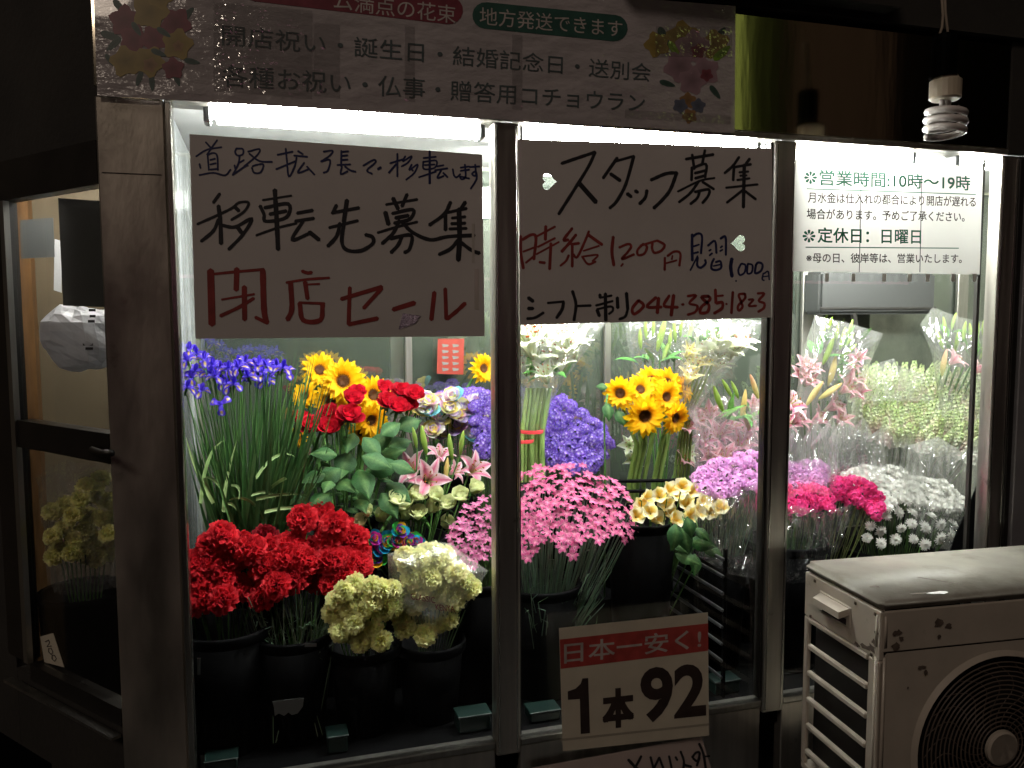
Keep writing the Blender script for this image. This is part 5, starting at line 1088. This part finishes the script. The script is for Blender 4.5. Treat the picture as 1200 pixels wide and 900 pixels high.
# ---- white mums
bunch('white_chrysanthemum_bunch', 'dazzling white mass of chrysanthemums at the right end of the window', 'flower bunch', M_MUM, [(985,556),(1010,548),(1045,548),(1070,560),(1105,566),(1130,586),(1120,598),(1080,592),(1050,585),(1040,598),(1020,575),(990,566)], 6.2, 17, .20, .36, b_mum, 25, 'flower_head', (.10, .16, .08), up=.9)
bunch('pale_chrysanthemum_bunch', 'dimmer white chrysanthemums hanging below the bright mass', 'flower bunch', M_MUM, [(1045,600),(1080,596),(1115,600),(1118,625),(1105,640),(1060,636),(1020,640),(1010,622),(1030,610)], 13, 16, .14, .22, b_mum+Vector((.02, -.02, 0)), 26, 'flower_head', up=-.1)
# ---- alstroemeria
al = [(752,593),(762,600),(773,581),(785,600),(794,579),(804,591),(811,576),(823,589),(832,600),(845,595),(800,570),(792,608),(809,604),(747,604),(758,583),(781,590),(818,600),(770,607),(838,586),(786,574)]
for x, y in al:
    stem_flower('alstroemeria', M_ALST, x, y, 31, .17+rnd.uniform(-.02, .07), 'yellow and white alstroemeria in the tall black bucket below the sunflowers', 'alstroemeria', 'yellow alstroemerias in the middle bay', b_alst, face=(rnd.uniform(-.5, .5), -.8, .5), stem=.002)
tl2 = thing('hanging_foliage', 'narrow green alstroemeria leaves hanging over the black bucket', 'leaves', tuple(P(806, 640, .12)))
for x, y, s_, a in ((790,620,34,-1.8),(800,625,34,-1.3),(815,640,36,-.3),(828,645,32,-.75),(798,655,34,-.6),(806,612,28,-1.4),(788,632,26,-2.2),(812,655,30,-1.9),(793,640,28,-1.),(820,625,24,-.9)):
    link('leaf', rnd.choice(M_LEAF), tl2, P(x-8*math.cos(a), y-6, .10+rnd.uniform(-.02, .02))-tl2.location, Vector((0, -1, .3)).to_track_quat('Z', 'Y') @ Quaternion((0, 0, 1), a), s_*mpp(x, y, .12)).scale *= .95
g = MB()
for x0, y0, x1, y1 in ((806,605,789,675),(800,605,808,650),(815,605,818,640)): g.tube([P(x0, y0, .13), P((x0+x1)/2+2, (y0+y1)/2, .105), P(x1, y1, .11)], .0018, 5, c=GREEN)
build(g, 'stem_bundle', m_leaf, tl2, True)
# ---- right bay lilies, wrapped
rl = thing('wrapped_lily_bouquet', 'pink lilies and tall green buds in a clear sleeve left in the right bay', 'bouquet', tuple(b_lilr))
z4 = lambda x, y: (910+x/4.444, 320+y/4.444)
for x, y, d_ in ((150,480,34),(190,500,30),(400,540,44),(430,440,28),(80,680,50),(300,690,44),(220,760,40),(60,780,40),(370,600,40),(170,560,36),(420,620,36),(120,760,38),(340,760,36),(390,480,30),(130,530,34)):
    q = z4(x, y); p = P(*q, .45+rnd.uniform(-.05, .05)); link('flower_head', rnd.choice(M_LILYP+M_LILY[:1]), rl, p-b_lilr, qdir((rnd.uniform(-.6, .6), -.7, .6), rnd.uniform(0, 6)), d_/2*mpp(*q, .45))
for x0, y0, x1, y1, mm in ((240,480,300,330,M_BUDG),(270,300,290,225,M_BUDG),(310,350,320,260,M_BUDG),(330,400,360,280,M_BUDG),(370,330,400,240,M_BUDG),(340,440,420,370,M_BUDG),(270,590,310,430,M_BUDP),(150,690,240,560,M_BUDP),(220,660,345,575,M_BUDP),(360,380,405,310,M_BUDG),(230,350,260,260,M_BUDG)):
    budthing(*z4(x0, y0), *z4(x1, y1), .45+rnd.uniform(-.04, .04), mm, None, None, None, rl)
for a in range(16): q = z4(180+rnd.uniform(0, 260), rnd.uniform(350, 620)); link('leaf', rnd.choice(M_LLEAF), rl, P(*q, .5)-b_lilr, qdir((rnd.uniform(-.5, .5), -.3, 1), rnd.uniform(0, 6)), .09)
g = MB()
for k in range(6): stemmesh(g, b_lilr, P(940+k*10, 470, .5), .004)
build(g, 'stem_bundle', m_leaf, rl, True)
flatsleeve(rl, [(955,370),(1000,380),(1035,391),(1020,425),(1011,450),(1002,520),(965,565),(935,545),(932,470),(941,410)], .36, .54, m_cello_m, 14, crease=.02)
# ---- stock
st_poly = [(1000,455),(1012,440),(1040,432),(1080,436),(1120,440),(1150,446),(1152,530),(1120,520),(1085,520),(1050,512),(1020,500),(1005,485)]
bunch('pale_stock_bunch', 'white and pale green stock spikes filling the back of the right bay', 'flower bunch', M_STOCK, st_poly, 7.6, 30, .44, .66, b_stock, 31, 'flower_spike', (.18, .26, .12), up=1.6, rough=.15)
g = thing('wrapped_bud_bouquet', 'clear wrapped green buds with a peach lily above the stock at the far right', 'bouquet', tuple(b_stock+Vector((.08, .05, 0))))
z5 = z4
for x0, y0, x1, y1, mm in ((880,330,870,225,M_BUDG),(910,300,935,205,M_BUDG),(930,420,950,300,M_BUDG),(870,400,830,290,M_BUDG),(1020,360,1005,260,M_BUDG),(1050,340,1045,230,M_BUDG),(1060,450,1085,370,M_BUDG),(1075,330,1080,240,M_BUDG),(860,540,885,395,M_BUDP),(970,350,985,250,M_BUDG)):
    budthing(*z5(x0, y0), *z5(x1, y1), .52+rnd.uniform(-.05, .05), mm, None, None, None, g)
for x, y, d_ in ((930,450,34),(1050,500,34)): q = z5(x, y); link('flower_head', M_LILYP[0], g, P(*q, .5)-g.location, qdir((.4, -.6, .7)), d_/2*mpp(*q, .5))
for a in range(12): q = z5(850+rnd.uniform(0, 220), rnd.uniform(300, 480)); link('leaf', rnd.choice(M_LLEAF), g, P(*q, .55)-g.location, qdir((rnd.uniform(-.5, .5), -.3, 1), rnd.uniform(0, 6)), .09)
g2 = MB()
for k in range(6): stemmesh(g2, g.location, P(1105+k*8, 430, .56), .004)
build(g2, 'stem_bundle', m_leaf, g, True)
flatsleeve(g, [(1078,380),(1093,360),(1125,372),(1158,378),(1156,450),(1148,535),(1110,535),(1100,470),(1092,415)], .42, .60, m_cello_m, 17, crease=.02)
# ---- standing clear wraps in front of the stock and lilies
for i, (out, Y0, Y1, m, l) in enumerate((
  ([(912,592),(905,548),(918,512),(930,496),(940,516),(955,490),(968,510),(976,486),(984,520),(978,590)], .15, .32, m_cello, 'crumpled clear wrap with pointed corners around the lilac clusters'),
  ([(972,560),(968,520),(985,492),(1002,500),(1012,488),(1024,512),(1034,500),(1040,550),(1010,572)], .20, .36, m_cello, 'crumpled clear wrap left of the white chrysanthemums'),
  ([(1020,575),(1022,530),(1040,500),(1052,514),(1068,505),(1082,545),(1075,590)], .19, .36, m_clear, 'bright creased clear wrap around the white chrysanthemums'),
  ([(1066,640),(1060,560),(1064,522),(1100,512),(1128,530),(1158,500),(1146,560),(1120,645)], .13, .34, m_cello_m, 'tall hazy clear wrap at the right end behind the air conditioner'),
  ([(1012,470),(1018,428),(1048,420),(1052,428),(1080,438),(1092,470)], .50, .56, m_cello_m, 'low clear wrap standing behind the stock spikes'),
  ([(815,650),(812,600),(822,570),(850,585),(895,560),(896,680),(850,672)], .07, .16, m_clear, 'clear wrap around the grassy stems left of the second mullion'),
  ([(912,680),(910,600),(930,592),(965,600),(1000,590),(985,640),(960,690)], .07, .15, m_clear, 'thin wrap around the stems under the hot pink clusters'))):
    t = thing('cellophane_wrap', l, 'cellophane wrap', tuple(P(out[0][0], out[0][1], Y0))); flatsleeve(t, out, Y0, Y1, m, 40+i, 'film_sheet', crease=.05)
# ---- black folder/board at far right
t = thing('black_board', 'black slanting board at the bottom right corner of the right bay', 'board', tuple(P(1130, 640, .10)))
g = MB(); g.slab([P(1147, 566, .12), P(1150, 660, .10), P(1112, 650, .10), P(1120, 628, .11)], (0, .004, 0)); build(g, 'panel', m_black, t)
# ---- rails, crate, teal boxes
t = thing('wire_rack', 'black double rail across the thick sunflower stems', 'rack', tuple(P(755, 570, .30)))
for y in (565, 577):
    g = MB(); g.tube([P(718, y-1, .33), P(792, y-2, .33)], .0065, 6); build(g, 'rail', m_black, t, True)
for x in (717, 793):
    g = MB(); g.tube([P(x, 562, .33), P(x, 605, .33)], .006, 6); build(g, 'rail_post', m_black, t, True)
cx_ = P(838, 800, .06)
t = thing('slatted_crate', 'black slatted crate side running back from the glass beside the second mullion', 'crate', tuple(cx_))
for k in range(8):
    z = .40+k*.052; g = MB(); g.bevbox(cx_.x, cx_.x+.008, .03, .38, z, z+.010, .002, 1); build(g, 'slat', m_grey if 0 else mat('crate_slat', (.028, .028, .03), .35) if k == 0 else bpy.data.materials['crate_slat'], t)
for y in (.03, .2, .37):
    g = MB(); g.bevbox(cx_.x+.009, cx_.x+.018, y, y+.015, .34, .80, .002, 1); build(g, 'crate_post', m_black, t)
for x0, x1, y, l in ((537, 574, 841, 'teal plastic box in the bottom right corner of the left bay'), (621, 655, 836, 'teal plastic box at the bottom left of the middle bay'), (836, 865, 800, 'teal plastic box behind the slatted crate at the bottom of the middle bay'), (384, 407, 864, 'tall dim teal box at the bottom middle of the left bay'), (240, 278, 893, 'teal box edge at the bottom left corner of the left bay')):
    a, b = P(x0, y, .07), P(x1, y, .07); t = thing('teal_box', l, 'box', (a.x, .07, .337)); g = MB(); zt_ = max(a.z, .36); g.bevbox(a.x, b.x, .06, .12, .337, zt_, .003, 1); build(g, 'box_body', m_teal, t)
    g = MB(); g.bevbox(a.x-.003, b.x+.003, .057, .123, zt_+.0005, zt_+.006, .002, 1); build(g, 'rim', m_teal, t)
# scraps in the dark
t = thing('paper_scrap', 'torn grey paper scrap in the dark below the bare carnation stems', 'paper scrap', tuple(P(337, 830, .085)))
g = MB(); g.slab([P(*q, .085) for q in ((319, 822), (356, 818), (355, 828), (349, 836), (342, 838), (338, 835), (333, 839), (327, 836), (322, 839), (321, 829))], (0, .001, 0)); build(g, 'scrap', m_grey, t)
for i, (x, y, w__, h__) in enumerate(((231, 771, 4, 20), (235, 885, 5, 15), (357, 754, 14, 4))):
    t = thing('bucket_sticker', ['narrow pale sticker on the dark bucket beside the pillar', 'low narrow sticker at the bottom left corner of the glass', 'small pale maker label on the bucket with bare stems'][i], 'sticker', tuple(P(x, y, .06)))
    g = MB(); g.slab([P(x, y, .06), P(x+w__, y, .06), P(x+w__, y+h__, .06), P(x, y+h__, .06)], (0, .0005, 0)); build(g, 'sticker_sheet', m_grey, t)

# ---- flowers behind the side door
sb = P(100, 690, .48); so_ = thing('wrapped_cream_carnation_bouquet', 'cream carnations in clear film standing in the dark behind the side door', 'bouquet', (sb.x, .48, .30))
for x, y in ((62,628),(75,620),(88,632),(70,645),(84,648),(100,622),(112,634),(118,648),(104,652),(128,626),(128,648),(95,640),(62,600),(78,592),(95,585),(112,580),(126,588),(86,605),(104,605),(120,608),(100,570),(118,562),(136,640),(136,600),(115,655),(64,652)):
    Y = .40+rnd.uniform(-.04, .08); p = P(x, y, Y); link('carnation_head', rnd.choice(M_YCARN), so_, p-so_.location, qdir((rnd.uniform(-.4, .4), -.7, .7), rnd.uniform(0, 6)), 12*mpp(x, y, Y))
g = MB()
for k in range(10): stemmesh(g, so_.location+Vector((0, 0, .02)), P(70+k*6, 650, .45), .002)
build(g, 'stem_bundle', m_leaf, so_, True)
sleeve(so_, (98, 690), 30, (98, 548), 46, .42, m_cello, 50, dep=.6, zig=.15, crump=.2)
g = MB(); rr_ = .12; t = thing('flower_bucket', 'black bucket behind the side door glass under the cream carnations', 'bucket', (sb.x, .48, .0))
g.lathe([(0, .3), (rr_*.8, .3), (rr_, 0)][::-1] if 0 else [(0, .0), (rr_*.8, .0), (rr_, sb.z-.02), (rr_*1.05, sb.z-.02), (rr_*1.05, sb.z), (rr_*.95, sb.z)], 24, (sb.x, .48, 0)); build(g, 'bucket_body', m_black, t, True)
g = MB(); g.box(-.95, -.26, .36, .95, 0, .27); tag(build(g, 'low_platform', m_black), 'low dark platform behind the side door', 'platform')
t = thing('price_tag', 'small white card handwritten 200 leaning at the lower left of the side door glass', 'price card', tuple(D(60, 770, .02)))
g = MB(); g.slab([D(47, 746, .02), D(62, 742, .02), D(75, 782, .02), D(52, 776, .02)], DNn*.001); build(g, 'card', m_paper_w, t)
g = MB()
for st in ([(53,752),(57,750),(58,753),(55,758),(60,757)], [(57,760),(60,760),(62,764),(60,767),(57,764),(57,760)], [(61,768),(64,768),(66,772),(64,775),(61,772),(61,768)]):
    g.tube([D(x, y, .0185) for x, y in st], .0012, 4)
build(g, 'handwriting', m_ink['black'], t)

# ------------------------------------------------------------------ one label for each flower of a crowd, by its place in it
ORD = ['first', 'second', 'third', 'fourth', 'fifth', 'sixth', 'seventh', 'eighth', 'ninth', 'tenth', 'eleventh', 'twelfth', 'thirteenth', 'fourteenth']
bpy.context.view_layer.update()
def relabel(group, noun, where, nrow):
    L = []
    for o in col.objects:
        if o.parent is None and o.get('group') == group:
            h = [c for c in o.children if c.name.startswith(('flower_head', 'rose_head', 'carnation_head'))]
            if h: v = h[0].matrix_world.translation-CAM; L.append((450+F*v.dot(DN)/v.dot(FW), 600+F*v.dot(RT)/v.dot(FW), o))
    L.sort(key=lambda q: q[0]); n = len(L); names = {1: ['only'], 2: ['upper', 'lower'], 3: ['top', 'middle', 'bottom'], 4: ['top', 'upper middle', 'lower middle', 'bottom']}[nrow]
    for r_ in range(nrow):
        row = sorted(L[r_*n//nrow:(r_+1)*n//nrow], key=lambda q: q[1])
        for i, (_, _, o) in enumerate(row): o['label'] = f"{noun}, {ORD[i]} from left in the {names[r_]} row {where}"
relabel('red carnations in the left bay', 'ruffled red carnation', 'by the pillar', 4)
relabel('purple irises in the left bay', 'deep violet iris', 'of irises', 4)
relabel('loose pale yellow carnations', 'unwrapped pale yellow carnation', 'of the cluster', 3)
relabel('pastel rainbow roses at the back', 'pastel rainbow rose', 'above the lilies', 3)
relabel('yellow alstroemerias in the middle bay', 'yellow white alstroemeria', 'over the bucket', 3)
relabel('cream roses in the left bay', 'cream rose', 'under the lilies', 2)
relabel('red roses in the left bay', 'velvety red rose', 'beside the sunflowers', 2)
relabel('vivid rainbow roses beside the red carnations', 'vivid rainbow rose', 'low down', 2)
relabel('sunflowers in the left bay', 'yellow sunflower', 'behind the red roses', 2)
